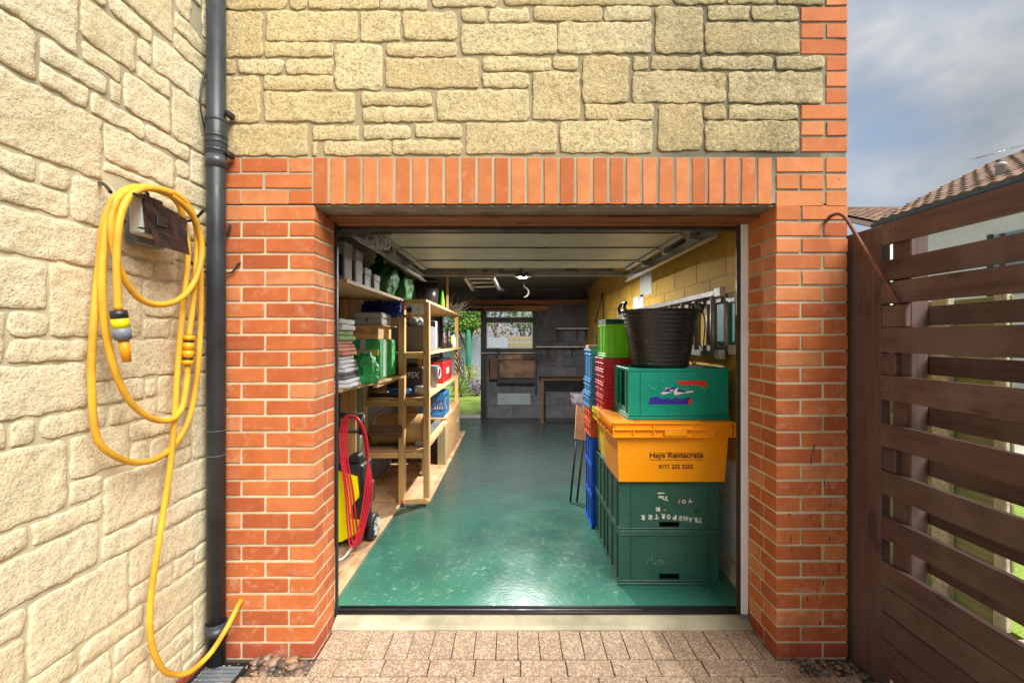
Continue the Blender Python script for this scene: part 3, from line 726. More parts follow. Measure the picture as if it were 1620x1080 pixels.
for x0, x1 in ((-.30,-.24),(-.15,-.10),(.04,.09),(.5,.62)):
    MB().box(x0, x1, Yd(4.365), Yd(4.39), Zp(431,4.33), Zp(423,4.33)).build('clip', M['steel'], t)
t = thing('pale_strip', 'pale plastic strip stuck under the cross bar behind the door', 'strip', (.1, Yd(4.31), 2.05))
MB().box(Xp(783,4.3), Xp(821,4.3), Yd(4.30), Yd(4.318), Zp(436,4.3), Zp(432,4.3)).build('strip', M['box_white'], t)
# rope and pulley at the front left
t = thing('door_rope', 'bundle of twisted white rope hung from a perforated bracket at the door corner', 'rope', (-.75, .45, 2.0))
d = 2.5
b = MB(); b.box(Xp(532,d), Xp(594,d), Yd(d), Yd(d)+.004, Zp(374,d), Zp(365,d)); b.build('perforated_bracket', M['steel'], t)
MB().box(Xp(588,d), Xp(618,d), Yd(d)-.02, Yd(d)+.02, Zp(370.5,d), Zp(364,d), .002).build('pulley_block', M['dark_steel'], t)
for k, (x0, x1, dy) in enumerate([(560,582,0),(596,600,2),(600,606,0),(604,612,3),(607,616,1)]):
    pts = []
    for q in range(13):
        a = q/12; px = x0+(x1-x0)*math.sin(a*math.pi/2); py = 372+20*math.sin(a*math.pi)*(1 if k else .6)+(dy+a*10)*.4
        pts.append((Xp(px,d)+.003*math.sin(q*2.3), Yd(d)-.02+.006*k, Zp(py,d)))
    MB().tube(pts, .005, 6, smooth=3).build('rope_strand', M['box_white'], t)
MB().tube([(Xp(556,d),Yd(d)-.015,Zp(372,d)),(Xp(570,d),Yd(d)-.02,Zp(380,d)),(Xp(584,d),Yd(d)-.02,Zp(391,d)),(Xp(594,d),Yd(d)-.02,Zp(389,d))], .006, 6, smooth=5).build('rope_strand', M['box_white'], t)

# ---------------------------------------------------------------- left: plywood, shelving
PLZ = FZ+.018
t = thing('plywood_sheet', 'stained plywood sheet on the floor at the front left, under the pressure washer', 'plywood', (-1.15, 1, FZ), 'plywood sheets on the garage floor')
MB().box(-1.355, -.950, .30, Yd(3.845), FZ+.001, PLZ, .002).build('board', M['ply'], t)
t = thing('plywood_sheet', 'long stained plywood sheet on the floor beneath the rear shelves', 'plywood', (-1.1, 3, FZ), 'plywood sheets on the garage floor')
MB().box(-1.355, -.715, Yd(3.85), Yd(6.75), FZ+.001, PLZ, .002).build('board', M['ply'], t)

sh = thing('shelving_unit', 'home-made pine shelving unit along the left garage wall', 'shelving', (-1.0, 2.6, FZ))
T, L2, L1, LM, LL = 1.79, 1.338, 1.15, .955, .515
def post(x0, x1, y0, y1, z0, z1, m='pine', name='upright'): MB().box(x0, x1, y0, y1, z0, z1, .003).build(name, M[m], sh)
ya = Yd(3.8)
post(Xp(630,3.8), Xp(639.5,3.8), ya, ya+.07, PLZ, T-.024); post(Xp(669.5,3.8), Xp(678.5,3.8), ya, ya+.07, PLZ+.04, T-.024)
post(Xp(565,3.8), Xp(576.5,3.8), ya+.02, ya+.09, PLZ, 1.125)
post(-1.350, -1.228, Yd(3.5), Yd(3.5)+.022, PLZ, T-.024)
post(-.815, -.77, Yd(6.25), Yd(6.25)+.07, PLZ, T-.024); post(-1.33, -1.28, Yd(6.25), Yd(6.25)+.07, PLZ, T-.024)
post(-.835, -.745, Yd(4.95), Yd(4.95)+.09, PLZ, .565, 'treated', 'leg'); post(-.93, -.86, Yd(4.55), Yd(4.55)+.08, PLZ, .49, 'treated', 'leg')
post(-1.345, -1.20, Yd(3.62), Yd(3.62)+.03, PLZ, 1.11, 'treated', 'wide_board')
# shelves
def shelf(poly, z, th=.02, m='pine_y'): MB().prism([(x, y, z-th) for x, y in poly], (0, 0, th)).build('shelf', M[m], sh)
shelf([(-1.352, Yd(2.5)), (-.925, Yd(2.5)), (-.925, Yd(3.87)), (-1.352, Yd(3.87))], T)
shelf([(-1.352, Yd(3.875)), (-.735, Yd(3.79)), (-.735, Yd(6.4)), (-1.352, Yd(6.4))], T)
shelf([(-1.352, Yd(2.45)), (-1.09, Yd(2.45)), (-.925, Yd(3.795)), (-1.2, Yd(3.795)), (-1.352, Yd(3.60))], L1)
shelf([(-1.352, ya+.075), (-.735, ya+.075), (-.735, Yd(6.3)), (-1.352, Yd(6.3))], L2)
shelf([(-1.352, ya+.022), (-.74, ya+.022), (-.74, Yd(6.1)), (-1.352, Yd(6.1))], LM)
shelf([(-1.352, ya+.022), (-.74, ya+.022), (-.74, Yd(4.9)), (-1.352, Yd(4.9))], LL)
shelf([(-1.352, Yd(4.93)), (-.74, Yd(4.93)), (-.74, Yd(6.35)), (-1.352, Yd(6.35))], .585)
# rails
def rail(x0, x1, y, z0, z1, m='pine_x', name='rail'): MB().box(x0, x1, y, y+.02, z0, z1, .002).build(name, M[m], sh)
rail(Xp(576.7,3.8), Xp(629.5,3.8), ya+.001, LM-.068, LM-.021); rail(Xp(640,3.8), Xp(669,3.8), ya+.001, LM-.068, LM-.021)
rail(Xp(576.7,3.8), Xp(629.5,3.8), ya+.001, LL-.068, LL-.021); rail(Xp(640,3.8), Xp(669,3.8), ya+.001, LL-.068, LL-.021)
rail(Xp(640,3.8), Xp(669,3.8), ya+.001, L2-.048, L2-.002); rail(Xp(640,3.8), Xp(669,3.8), ya+.002, T-.05, T-.0245)
rail(Xp(640,3.8), Xp(669,3.8), ya+.002, Zp(501,3.8), Zp(497.5,3.8))
rail(Xp(638,3.8), Xp(678,3.8), ya-.025, PLZ+.001, PLZ+.038)
rail(Xp(563,3.25), Xp(598,3.25), Yd(3.25), Zp(562,3.25), Zp(553,3.25), 'pine_x', 'batten')
MB().box(Xp(598,3.3)-.03, Xp(598,3.3), Yd(3.275), Yd(3.9), L1-.05, L1-.021).build('batten', M['pine_y'], sh)
MB().box(Xp(585,3.76), Xp(636,3.76), Yd(3.76), Yd(3.779), Zp(691,3.76), Zp(673,3.76), .002).build('dark_plank', M['dark_wood'], sh)
MB().box(-.765, -.741, Yd(5.02), Yd(6.22), .10, .56, .002).build('cupboard_door', M['pine_y'], sh)
MB().box(-.74, -.728, Yd(5.9), Yd(5.94), .36, .42).build('door_pull', M['pine_y'], sh)
MB().box(-.775, -.725, Yd(3.91), Yd(4.92), LL+.001, LL+.045, .003).build('edge_timber', M['pine_y'], sh)
t = thing('metal_channel', 'grey metal channel lying along the edge of the lower rear shelf', 'channel', (-.8, Yd(4.4), LL))
MB().box(-.86, -.79, Yd(3.93), Yd(4.95), LL+.001, LL+.05, .004).build('channel', M['steel'], t)
t = thing('vertical_batten', 'thin wooden batten standing upright on the top shelf near the back', 'batten', (-.8, Yd(5.3), T))
MB().box(-.79, -.765, Yd(5.3), Yd(5.3)+.025, T, 2.30).build('batten', M['pine'], t)

# boxes on the top shelf
for k, (px0, px1, d, z1, lab, m) in enumerate([
    (530, 545, 2.80, 2.065, 'tall grey-white carton nearest the brick pier on the top shelf', 'box_white'),
    (546, 563, 2.95, 2.045, 'grey-white carton behind the tall one on the top shelf', 'box_white'),
    (562, 577, 3.12, 1.955, 'small black and white carton on the top shelf', 'box_dark'),
    (577, 592, 3.28, 1.93, 'low white tub carton beside the green sack on the top shelf', 'box_white')]):
    t = thing('carton', lab, 'carton', (Xp((px0+px1)/2, d), Yd(d), T))
    x0, x1 = Xp(px0, d), Xp(px1, d)
    MB().box(x0, x1, Yd(d), Yd(d)+.13, T+.001, z1-.045, .003).build('box', M[m], t)
    MB().box(x0-.004, x1+.004, Yd(d)-.004, Yd(d)+.134, z1-.0445, z1, .004).build('lid', M['box_white'], t)
    MB().box(x0+.01, x1-.012, Yd(d)-.0015, Yd(d)-.0002, T+.06, z1-.08).build('label_panel', M['sticker_blue' if k == 0 else 'cloth_grey'], t)
def sack(lab, c, rx, ry, rz, seed, m='green_bag', knot=True):
    t = thing('plastic_sack', lab, 'sack', (c[0], c[1], c[2]-rz))
    b = MB(); b.blob(c, rx, ry, rz, 4, .13, 2.0, seed, flat=c[2]-rz*.86)
    for v in b.bm.verts: v.co += Vector([noise.noise(v.co*26+Vector((seed,)*3))*.012]*3)
    b.build('bag', M[m], t)
    if knot:
        b = MB(); b.blob((c[0]-rx*.25, c[1], c[2]+rz*1.15), rx*.26, ry*.25, rz*.42, 3, .4, 3, seed+5); b.build('knot', M[m], t)
sack('green translucent sack, knotted, on the top shelf beside the cartons', (-1.06, Yd(3.66), T+.13), .115, .17, .14, 3)
sack('green translucent sack, darker and further back on the top shelf', (-1.03, Yd(4.12), T+.13), .10, .16, .145, 8)
t = thing('dustbin', 'black plastic bin standing on the top shelf behind the green sacks', 'bin', (-.93, Yd(4.85), T))
MB().lathe([(.105,T+.001),(.135,T+.26)], (-.93,Yd(4.85),0), n=24).build('body', M['tub_black'], t)
MB().lathe([(.142,T+.261),(.142,T+.285),(.12,T+.31),(.03,T+.315)], (-.93,Yd(4.85),0), n=24).build('lid', M['black'], t)
t = thing('lime_tube', 'bright lime green pointed tube leaning beside the black bin', 'tube', (-.80, Yd(5.0), T))
MB().lathe([(.028,T+.001),(.026,T+.08),(.004,T+.24)], (-.79,Yd(5.0),0), n=12).build('tube', M['lime_crate'], t)
t = thing('dried_branches', 'bundle of dry twigs at the back end of the top shelf', 'twigs', (-.82, Yd(6.2), T))
b = MB()
for k in range(46):
    p = Vector((-.98+R.uniform(0,.2), Yd(6.0)+R.uniform(0,.3), T+.01)); q = p + Vector((R.uniform(-.1,.28), R.uniform(-.1,.1), R.uniform(.05,.28)))
    b.tube([p, (p+q)/2+Vector((R.uniform(-.03,.03),0,R.uniform(-.03,.03))), q], .003, 4)
b.build('twigs', M['leaf_dry'], t, kind='stuff')

# blue mop head, cash box, ply box, wrapped green parcel
t = thing('microfibre_roll', 'dark blue shaggy roll hanging under the top shelf', 'mop head', (-1.05, Yd(3.62), 1.70))
b = MB()
for k in range(420):
    a = R.uniform(0, 6.28); x = R.uniform(-1.20, -.90); r0 = .035; r1 = R.uniform(.055, .075)
    c0 = Vector((x, Yd(3.62)+r0*math.cos(a), 1.695+r0*math.sin(a))); c1 = Vector((x+R.uniform(-.012,.012), Yd(3.62)+r1*math.cos(a+.15), 1.695+r1*math.sin(a+.15)))
    b.tube([c0, c1], .0065, 4)
b.build('pile', M['blue_mesh'], t, kind='stuff'); MB().tube([(-1.21,Yd(3.62),1.695),(-.90,Yd(3.62),1.695)], .04, 16).build('core', M['blue_mesh'], t)
for x in (-1.15,-.95): MB().tube([(x,Yd(3.62),1.73),(x,Yd(3.62),1.769)], .003, 6).build('hanging_loop', M['blue_mesh'], t)
bx = lambda x0,x1,y0,y1,z0,z1,m,n,t,bv=.003: MB().box(x0,x1,y0,y1,z0,z1,bv).build(n, M[m], t)
t = thing('wrapped_parcel', 'big carton wrapped in green plastic film on the near middle shelf', 'parcel', (-1.09, Yd(3.5), L1))
bx(-1.205,-.987,Yd(3.32),Yd(3.78),L1+.001,1.452,'green_film','carton',t,.012)
bx(-.9865,-.984,Yd(3.40),Yd(3.46),L1+.02,1.45,'box_white','tape_strip',t,0); bx(-1.13,-1.09,Yd(3.312),Yd(3.3195),L1+.2,1.452,'box_white','tape_strip',t,0)
t = thing('plywood_box', 'pale plywood box standing on the green wrapped parcel', 'box', (-1.1, Yd(3.45), 1.453))
bx(-1.20,-1.005,Yd(3.34),Yd(3.7),1.4535,1.548,'pine_x','box',t); bx(-1.21,-.965,Yd(3.33),Yd(3.72),1.5485,1.560,'pine_y','lid',t)
t = thing('cash_box', 'grey metal cash box with its lid shut on the plywood box', 'cash box', (-1.1, Yd(3.45), 1.56))
bx(-1.20,-.985,Yd(3.36),Yd(3.62),1.561,1.607,'cash','base',t,.006); bx(-1.203,-.982,Yd(3.357),Yd(3.623),1.608,1.655,'cash','lid',t,.012); bx(-1.10,-1.085,Yd(3.352),Yd(3.3565),1.585,1.605,'dark_steel','lock',t,0)
# folded cloths
zz = L1+.001
for k, (h, m, x1, lab) in enumerate([(.055,'cloth_white',-1.005,'white folded cloth with blue edge, lowest of the stack'),(.04,'cloth_grey',-1.03,'dark grey folded cloth in the stack on the middle shelf'),
    (.05,'cloth_white',-1.035,'white cloth between the grey and patterned cloths'),(.055,'cloth_white',-1.06,'white patterned folded cloth, middle of the stack'),
    (.05,'cloth_pink',-1.05,'pink and white checked folded cloth'),(.045,'cloth_pink',-1.07,'red and white checked folded cloth under the green cloth'),
    (.065,'cloth_green',-1.065,'green folded cloth near the top of the stack'),(.075,'cloth_white',-1.055,'crumpled white cloth on top of the stack')]):
    t = thing('folded_cloth', lab, 'cloth', (-1.12, Yd(2.9), zz), 'folded cloths stacked on the middle shelf')
    for q in range(2):
        hh = h/2-.002; b = MB(); b.box(-1.27, x1-.012*q, Yd(2.76)+.006*q, Yd(3.03), zz+q*h/2, zz+q*h/2+hh, hh*.48, seg=3)
        bmesh.ops.subdivide_edges(b.bm, edges=b.bm.edges[:], cuts=3, use_grid_fill=True)
        for v in b.bm.verts:
            n_ = noise.noise(v.co*14+Vector((k*3,q,0))); v.co.x += n_*.012; v.co.z += noise.noise(v.co*19)*.004
        for f in b.bm.faces: f.smooth = True
        b.build('fold', M[m], t)
    zz += h
sack('green film bag slumped beside the folded cloths', (-1.02, Yd(3.12), L1+.10), .075, .08, .12, 21, 'green_film', False)
t = thing('film_roll', 'crumpled roll of bright green film lying at the shelf edge', 'film roll', (-1.0, Yd(3.15), L1))
b = MB(); b.lathe([(.01,-.11),(.03,-.10),(.032,0),(.028,.06),(.033,.10),(.01,.11)], (-1.01,Yd(3.0),L1+.034), 'X', 14)
for v in b.bm.verts: v.co += Vector([noise.noise(v.co*40)*.006]*3)
b.build('roll', M['green_film'], t)
# socket + plug
t = thing('wall_socket', 'white double mains socket with a black plug in its left half', 'socket', (Xp(655,3.8), ya-.01, 1.7))
sx0, sx1, sz0, sz1 = Xp(642,3.79), Xp(670,3.79), Zp(496.5,3.79), Zp(480,3.79)
bx(sx0,sx1,ya-.004,ya+.0195,sz0,sz1,'socket','plate',t,.003)
for i,(dx,dzz) in enumerate(((.105,.055),(.095,.033),(.117,.033))): bx(sx0+dx-.004,sx0+dx+.004,ya-.0052,ya-.0041,sz0+dzz-.006,sz0+dzz+.004,'black','pin_hole',t,0)
bx(sx0+.012,sx0+.05,ya-.035,ya-.0045,sz0+.012,sz0+.055,'black','plug',t,.006)
MB().tube([(sx0+.03,ya-.02,sz0+.012),(sx0+.03,ya-.02,sz0-.05),(sx0-.01,ya-.02,sz0-.02),(sx0-.035,ya-.015,sz0+.02)], .004, 6, smooth=5).build('flex', M['cable'], t)

# things in and behind the A-B frame
t = thing('power_tool_case', 'dark tool case with grey capital lettering on its front', 'tool case', (-.9, Yd(4.1), LM))
bx(-1.14,-.81,Yd(4.05),Yd(4.45),LM+.001,1.20,'box_dark','case',t,.012); bx(-.99,-.90,Yd(4.2),Yd(4.24),1.2005,1.23,'black','handle',t,.006)
TEXTS = []
TEXTS.append(('EVFIX', Xp(641,4.04)-.006, Yd(4.047), Zp(597,4.04), .085, 'letter_grey', t, 0, .0))
t = thing('storage_case', 'dark grey crate under clear film behind the socket frame', 'crate', (-.9, Yd(4.2), L2))
bx(-1.13,-.78,Yd(4.12),Yd(4.5),L2+.001,1.575,'metal_dark' if 'metal_dark' in M else 'cloth_grey','box',t,.01)
sack('loose clear film bundle on the dark grey crate', (-.93, Yd(4.3), 1.615), .10, .10, .045, 31, 'metal_sheet', False)
t = thing('steel_case', 'upright steel-edged case on the rear shelf', 'case', (-.8, Yd(4.75), L2))
bx(-1.05,-.80,Yd(4.6),Yd(4.75),L2+.001,1.64,'cloth_grey','case',t,.006); bx(-.798,-.792,Yd(4.6),Yd(4.64),L2+.02,1.63,'white','edge_strip',t,0)
# bottles
for k, (x, d, h, r, m, lab) in enumerate([(-.86,4.95,.27,.035,'black','tall black spray bottle on the rear shelf'),(-.80,5.15,.22,.03,'box_dark','dark brown bottle beside the spray bottle'),
    (-.83,5.35,.30,.035,'red_case','dark red bottle on the rear shelf'),(-.80,5.55,.26,.033,'black','squat black bottle on the rear shelf'),(-.82,5.75,.31,.04,'yellow','dark bottle with yellow label near the door'),
    (-.79,5.95,.20,.03,'white','small white bottle on the rear shelf'),(-.81,6.12,.28,.035,'dryer_green','green bottle at the end of the rear shelf')]):
    t = thing('bottle', lab, 'bottle', (x, Yd(d), L2), 'bottles on the rear shelf')
    z = L2+.001; MB().lathe([(r,z),(r,z+h*.6),(r*.4,z+h*.78),(r*.4,z+h*.86)], (x,Yd(d),0), n=14).build('body', M['black' if m in('yellow','red_case') else m], t)
    MB().lathe([(r*.5,z+h*.861),(r*.5,z+h)], (x,Yd(d),0), n=12).build('cap', M['black'], t)
    MB().lathe([(r+.0012,z+h*.15),(r+.0012,z+h*.5)], (x,Yd(d),0), n=14).build('label_band', M[m], t)
# red case, grey bin
t = thing('red_metal_case', 'red metal case on the rear middle shelf', 'case', (-.85, Yd(5.3), LM))
bx(-1.02,-.775,Yd(5.0),Yd(5.65),LM+.001,1.20,'red_case','case',t,.008); bx(-1.02,-.775,Yd(5.0),Yd(5.65),1.2015,1.222,'black','lid',t,.004); bx(-.774,-.771,Yd(5.2),Yd(5.4),1.05,1.12,'box_white','badge',t,0)
t = thing('grey_bucket', 'grey bucket with white ring handle on the middle shelf', 'bucket', (-.83, Yd(4.5), LM))
MB().lathe([(.075,LM+.001),(.095,LM+.22),(.10,LM+.225)], (-.86,Yd(4.62),0), n=20).build('body', M['grey_pl'], t)
MB().tube([(-.762+.005*math.cos(a), Yd(4.62)+.06*math.cos(a), LM+.15+.055*math.sin(a)) for a in [i*math.pi/8 for i in range(16)]], .006, 6, True).build('ring', M['box_white'], t)
t = thing('drooping_tools', 'black tool straps drooping from the end upright of the shelves', 'straps', (-.77, Yd(6.2), 1.3))
for k in range(4):
    y = Yd(6.22); z = 1.30-.07*k
    MB().tube([(-.80,y-.01,z),(-.75,y-.02,z-.06),(-.74+.02*(k%2),y-.02,z-.14),(-.70,y-.02,z-.19)], .009, 6, smooth=5).build('strap', M['black'], t)
t = thing('extension_flex', 'thin dark cable hanging beside the back door', 'cable', (-.7, Yd(6.3), 1.2))
MB().tube([(-.765,Yd(6.28),1.17),(-.70,Yd(6.3),1.16),(-.70,Yd(6.3),.95),(-.735,Yd(6.3),.80),(-.765,Yd(6.3),.72)], .005, 6, smooth=6).build('flex', M['cable'], t)
# LM front: tray, blue coil, jar
t = thing('black_tray', 'flat black tray on the shelf above the drum', 'tray', (-1.08, Yd(4.0), LM))
bx(-1.24,-.83,Yd(3.86),Yd(4.03),LM+.001,LM+.012,'black','base',t,.003); bx(-1.24,-.83,Yd(3.853),Yd(3.859),LM+.001,LM+.035,'black','lip',t,0)
t = thing('blue_cable_coil', 'coil of blue cable lying in the black tray', 'cable', (-1.02, Yd(3.95), LM+.012))
for k in range(5):
    MB().tube([(-1.0+(.13-.008*k)*math.cos(a), Yd(3.945)+(.06-.006*k)*math.sin(a), LM+.020+.010*k) for a in [i*math.pi/12 for i in range(24)]], .006, 6, True).build('loop', M['blue_cable'], t)
t = thing('glass_jar', 'tilted clear jar with green contents on the shelf', 'jar', (-.80, Yd(3.95), LM))
MB().lathe([(.03,-.06),(.043,-.055),(.045,.03),(.03,.055),(.03,.06)], (-.80,Yd(3.95),LM+.047), 'X', 18).build('jar', M['metal_sheet'], t)
MB().lathe([(.032,.0605),(.032,.075)], (-.80,Yd(3.95),LM+.047), 'X', 18).build('lid', M['box_white'], t)
t = thing('offcut', 'small pale wooden offcut in front of the blue cable', 'offcut', (-1.1, Yd(3.87), LM))
bx(-1.17,-1.08,Yd(3.862),Yd(3.90),LM+.036,LM+.050,'pine_x','block',t,.002)
# drum
t = thing('fibre_drum', 'brown cardboard drum lying on its side on the lower shelf', 'drum', (-.98, Yd(4.05), LL))
cz = LL+.139
MB().lathe([(.128,-1.20),(.13,-1.19),(.13,-.80),(.128,-.79)], (0,Yd(4.02),cz), 'X', 40).build('body', M['drum'], t)
MB().lathe([(.137,-.789),(.137,-.765)], (0,Yd(4.02),cz), 'X', 40).build('end_cap', M['drum_end'], t)
MB().lathe([(.137,-1.225),(.137,-1.201)], (0,Yd(4.02),cz), 'X', 40).build('end_cap', M['drum_end'], t)
for x in (-1.10,-.94,-.86): MB().lathe([(.1312,x),(.1312,x+.006)], (0,Yd(4.02),cz), 'X', 40).build('band', M['drum'], t)
# milk crate
t = thing('milk_crate', 'blue lattice milk crate on the lower rear shelf', 'crate', (-.87, Yd(5.1), .56))
x0, x1, y0, y1, z0, z1 = -1.05, -.765, Yd(4.96), Yd(5.36), .586, .86
b = MB()
for (xa, xb_) in ((x0,x0+.012),(x1-.012,x1)):
    b.box(xa,xb_,y0,y1,z0,z0+.03); b.box(xa,xb_,y0,y1,z1-.035,z1)
    for y in (y0, y0+.08, y1-.10, y1-.025): b.box(xa,xb_,y,y+.025,z0+.031,z1-.036)
for ya_ in (y0, y1-.012):
    b.box(x0+.013,x1-.013,ya_,ya_+.012,z0,z0+.03); b.box(x0+.013,x1-.013,ya_,ya_+.012,z1-.09,z1)
    for i in range(9):
        x = x0+.02+i*.028; b.bar((x,ya_+.006,z0+.03),(x+.028,ya_+.006,z1-.092),.006,.01); b.bar((x+.028,ya_+.006,z0+.03),(x,ya_+.006,z1-.092),.006,.008)
b.build('lattice', M['milk_blue'], t); bx(x0+.013,x1-.013,y0+.013,y1-.013,z0,z0+.006,'milk_blue','base',t,0)

# ---------------------------------------------------------------- pressure washer with red hose
WSH = 1
t = thing('pressure_washer', 'yellow and black wheeled pressure washer beside the left brick pier', 'pressure washer', (-1.05, Yd(3.0), PLZ))
d = 3.0
yb = MB()
yb.box(-1.28,-1.0,Yd(2.98),Yd(3.2),.19,.62,.03,seg=3); yb.build('housing', M['black'], t)
front = Yd(2.975)
MB().prism([(Xp(531,2.95),front,Zp(745,2.95)),(Xp(564,2.95),front,Zp(755,2.95)),(Xp(567,2.95),front,Zp(787,2.95)),(Xp(556,2.95),front,Zp(800,2.95)),(Xp(554,2.95),front,Zp(822,2.95)),(Xp(567,2.95),front,Zp(824,2.95)),(Xp(567,2.95),front,Zp(842,2.95)),(Xp(540,2.95),front,Zp(856,2.95)),(Xp(531,2.95),front,Zp(856,2.95))][::-1], (0,-.03,0)).build('yellow_cover', M['washer_yellow'], t)
bx(-1.28,-1.0,Yd(2.985),Yd(3.22),.11,.189,'black','base',t,.01)
bx(-1.10,-1.03,Yd(3.0),Yd(3.1),.621,.68,'black','cap_block',t,.012)
bx(-.984,-.945,Yd(2.99),Yd(3.08),.36,.50,'black','gun_holder',t,.01); MB().tube([(-.965,Yd(3.0),.36),(-.965,Yd(3.0),.20)], .018, 10).build('lance', M['black'], t)
for p0, p1, r, m, n in (((-1.06,Yd(3.08),.66),(-1.045,Yd(3.1),.86),.011,'alu','handle_tube'),((-1.30,Yd(3.08),.62),(-1.30,Yd(3.1),.86),.011,'alu','handle_tube'),
                       ((-1.045,Yd(3.1),.80),(-1.045,Yd(3.1),.935),.02,'black','handle_joint'),((-1.31,Yd(3.1),.93),(-1.03,Yd(3.1),.93),.018,'black','handle_grip'),((-1.31,Yd(3.1),.82),(-1.05,Yd(3.1),.82),.014,'black','cross_bar')):
    MB().tube([p0, p1], r, 10).build(n, M[m], t)
for x in (-.975, -1.30):
    w = MB(); w.lathe([(.06,-.024),(.088,-.018),(.09,0),(.088,.018),(.06,.024)], (x,Yd(3.12),PLZ+.091), 'X', 28); wo = w.build('wheel', M['black'], t)
    w = MB(); w.lathe([(.05,.0242),(.048,.028)], (x,Yd(3.12),PLZ+.091), 'X', 20)
    for q in range(8):
        a = q*math.pi/4; w.bar((x+.031,Yd(3.12)+.01*math.cos(a),PLZ+.091+.01*math.sin(a)),(x+.031,Yd(3.12)+.062*math.cos(a),PLZ+.091+.062*math.sin(a)),.012,.004)
    w.build('rim', M['lightgrey'], wo)
MB().tube([(-1.02,Yd(2.95),.16),(-1.03,Yd(2.88),.13),(-1.07,Yd(2.82),.08),(-1.12,Yd(2.80),.08)], .012, 10, smooth=5).build('foot_bar', M['alu'], t)
MB().tube([(-1.28,Yd(2.97),.175),(-.99,Yd(2.97),.175)], .009, 8).build('front_bar', M['dark_steel'], t)
t = thing('red_hose', 'red hose looped over the handle of the pressure washer', 'hose', (-1.02, Yd(2.95), .9))
for k in range(4):
    o = k*4.2; d = 2.84+.03*k; c = [(546+o*.3,660-k*.4),(537+o,682),(538+o,725),(546+o,775),(551+o,830),(555+o,861-k),(562+o*.6,857),(570+o*.8,820),(577+o,770),(582-o*.2,715),(577-o*.3,680),(567-o*.4,661+k*.5),(556,657+k*.7)]
    MB().tube([(Xp(px,d),Yd(d)+.012*math.sin(i+k),Zp(py,d)) for i,(px,py) in enumerate(c)], .0058, 8, True, 6).build('hose_loop', M['red_hose'], t)

# ---------------------------------------------------------------- back of the garage
YI = YB
t = thing('back_door_frame', 'dark brown frame of the open back door and the window beside it', 'door frame', (-.5, YB+.03, FZ))
d = 7.98
def fb(x0, x1, z0, z1, n='frame_member', y0=YB-.012, y1=YB+.07, m='door_frame'): return MB().box(x0,x1,y0,y1,z0,z1,.003).build(n, M[m], t)
fb(-1.30,-1.255,FZ+.001,ZT); fb(-.575,-.475,FZ+.001,ZT,'mullion'); fb(-1.254,-.576,ZT-.05,ZT); fb(-.474,WX1,ZT-.04,ZT); fb(WX1-.055,WX1,ZW,ZT-.041,'jamb')
fb(-.474,WX1-.056,ZW,ZW+.05,'window_sill'); fb(-.474,WX1-.056,Zp(510,d),Zp(502.5,d),'transom')
MB().box(-.60,WX1+.01,YB-.05,YB-.013,ZW-.035,ZW-.018,.002).build('sill_board', M['alu'], t)
fb(-1.254,-.576,FZ+.001,.10,'door_sill',YB-.03,YB+.10,'box_white')
MB().box(-.576,-.572,YB-.004,YB+.03,.1,1.9).build('edge_trim', M['white'], t)
for z0, z1 in ((ZW+.051,Zp(510,d)-.001),(Zp(502.5,d)+.001,ZT-.041)):
    for a,b_,c,e in ((-.474,-.455,z0,z1),(WX1-.075,WX1-.056,z0,z1),(-.454,WX1-.076,z0,z0+.018),(-.454,WX1-.076,z1-.018,z1)):
        fb(a,b_,c,e,'sash_bar',YB+.01,YB+.045,'white')
fb(-.045,-.01,Zp(514,d),Zp(503,d)+.0,'window_catch',YB-.04,YB-.013,'black')
t = thing('timber_lengths', 'old brown planks laid across above the back door and window', 'planks', (.2, YB-.2, 2.02))
for (a,b_,c,e,y) in ((738,932,474,481,7.7),(766,858,489,492.5,7.75),(815,868,483,490,7.72),(745,815,484,487,7.6)):
    MB().box(Xp(a,y),Xp(b_,y),Yd(y),Yd(y)+.09,Zp(e,y),Zp(c,y),.003).build('plank', M['beam'], t)
for px in (852,): MB().box(Xp(px,7.8),Xp(px+6,7.8),Yd(7.8),Yd(7.8)+.02,Zp(500,7.8),Zp(486,7.8)).build('bracket', M['black'], t)
for (px0,px1,py,th,ddp,lab,bks) in ((848,930,548.5,2.2,.20,'long grey wall shelf on black brackets beside the back window',(867,907)),(880,932,519.5,3.2,.2,'short pale wall shelf high in the back right corner',(883,915,929))):
    t = thing('wall_shelf', lab, 'shelf', (Xp((px0+px1)/2,7.8), YB-.1, Zp(py,7.8)), 'bracketed shelves on the back wall')
    z = Zp(py,7.76); MB().box(Xp(px0,7.76),Xp(px1,7.76),YB-.20,YB-.001,z-.012,z+.012,.002).build('board', M['alu' if px0<870 else 'box_white'], t)
    for px in bks:
        x = Xp(px,7.78); b = MB(); b.box(x-.012,x+.012,YB-.006,YB-.001,z-.20,z-.0125); b.box(x-.012,x+.012,YB-.17,YB-.007,z-.018,z-.0125); b.bar((x,YB-.15,z-.02),(x,YB-.01,z-.15),.006,.01); b.build('bracket', M['black'], t)
t = thing('wall_bench', 'narrow brown bench with a thin leg against the back wall', 'bench', (.9, YB-.25, FZ))
zb = Zp(599,7.45); MB().box(Xp(855,7.45),Xp(930,7.45),Yd(7.45),YB-.002,zb-.03,zb,.003).build('top', M['dark_wood'], t)
MB().box(Xp(855.5,7.45),Xp(860,7.45),Yd(7.46),Yd(7.46)+.045,FZ,zb-.031).build('leg', M['dark_wood'], t); MB().box(Xp(855.5,7.45),Xp(924,7.45),Yd(7.462),Yd(7.462)+.03,FZ+.001,FZ+.025).build('foot_rail', M['black'], t)
t = thing('folding_workbench', 'stained folding workbench hung flat under the back window', 'workbench', (0, YB-.1, 1.0))
d = 7.82
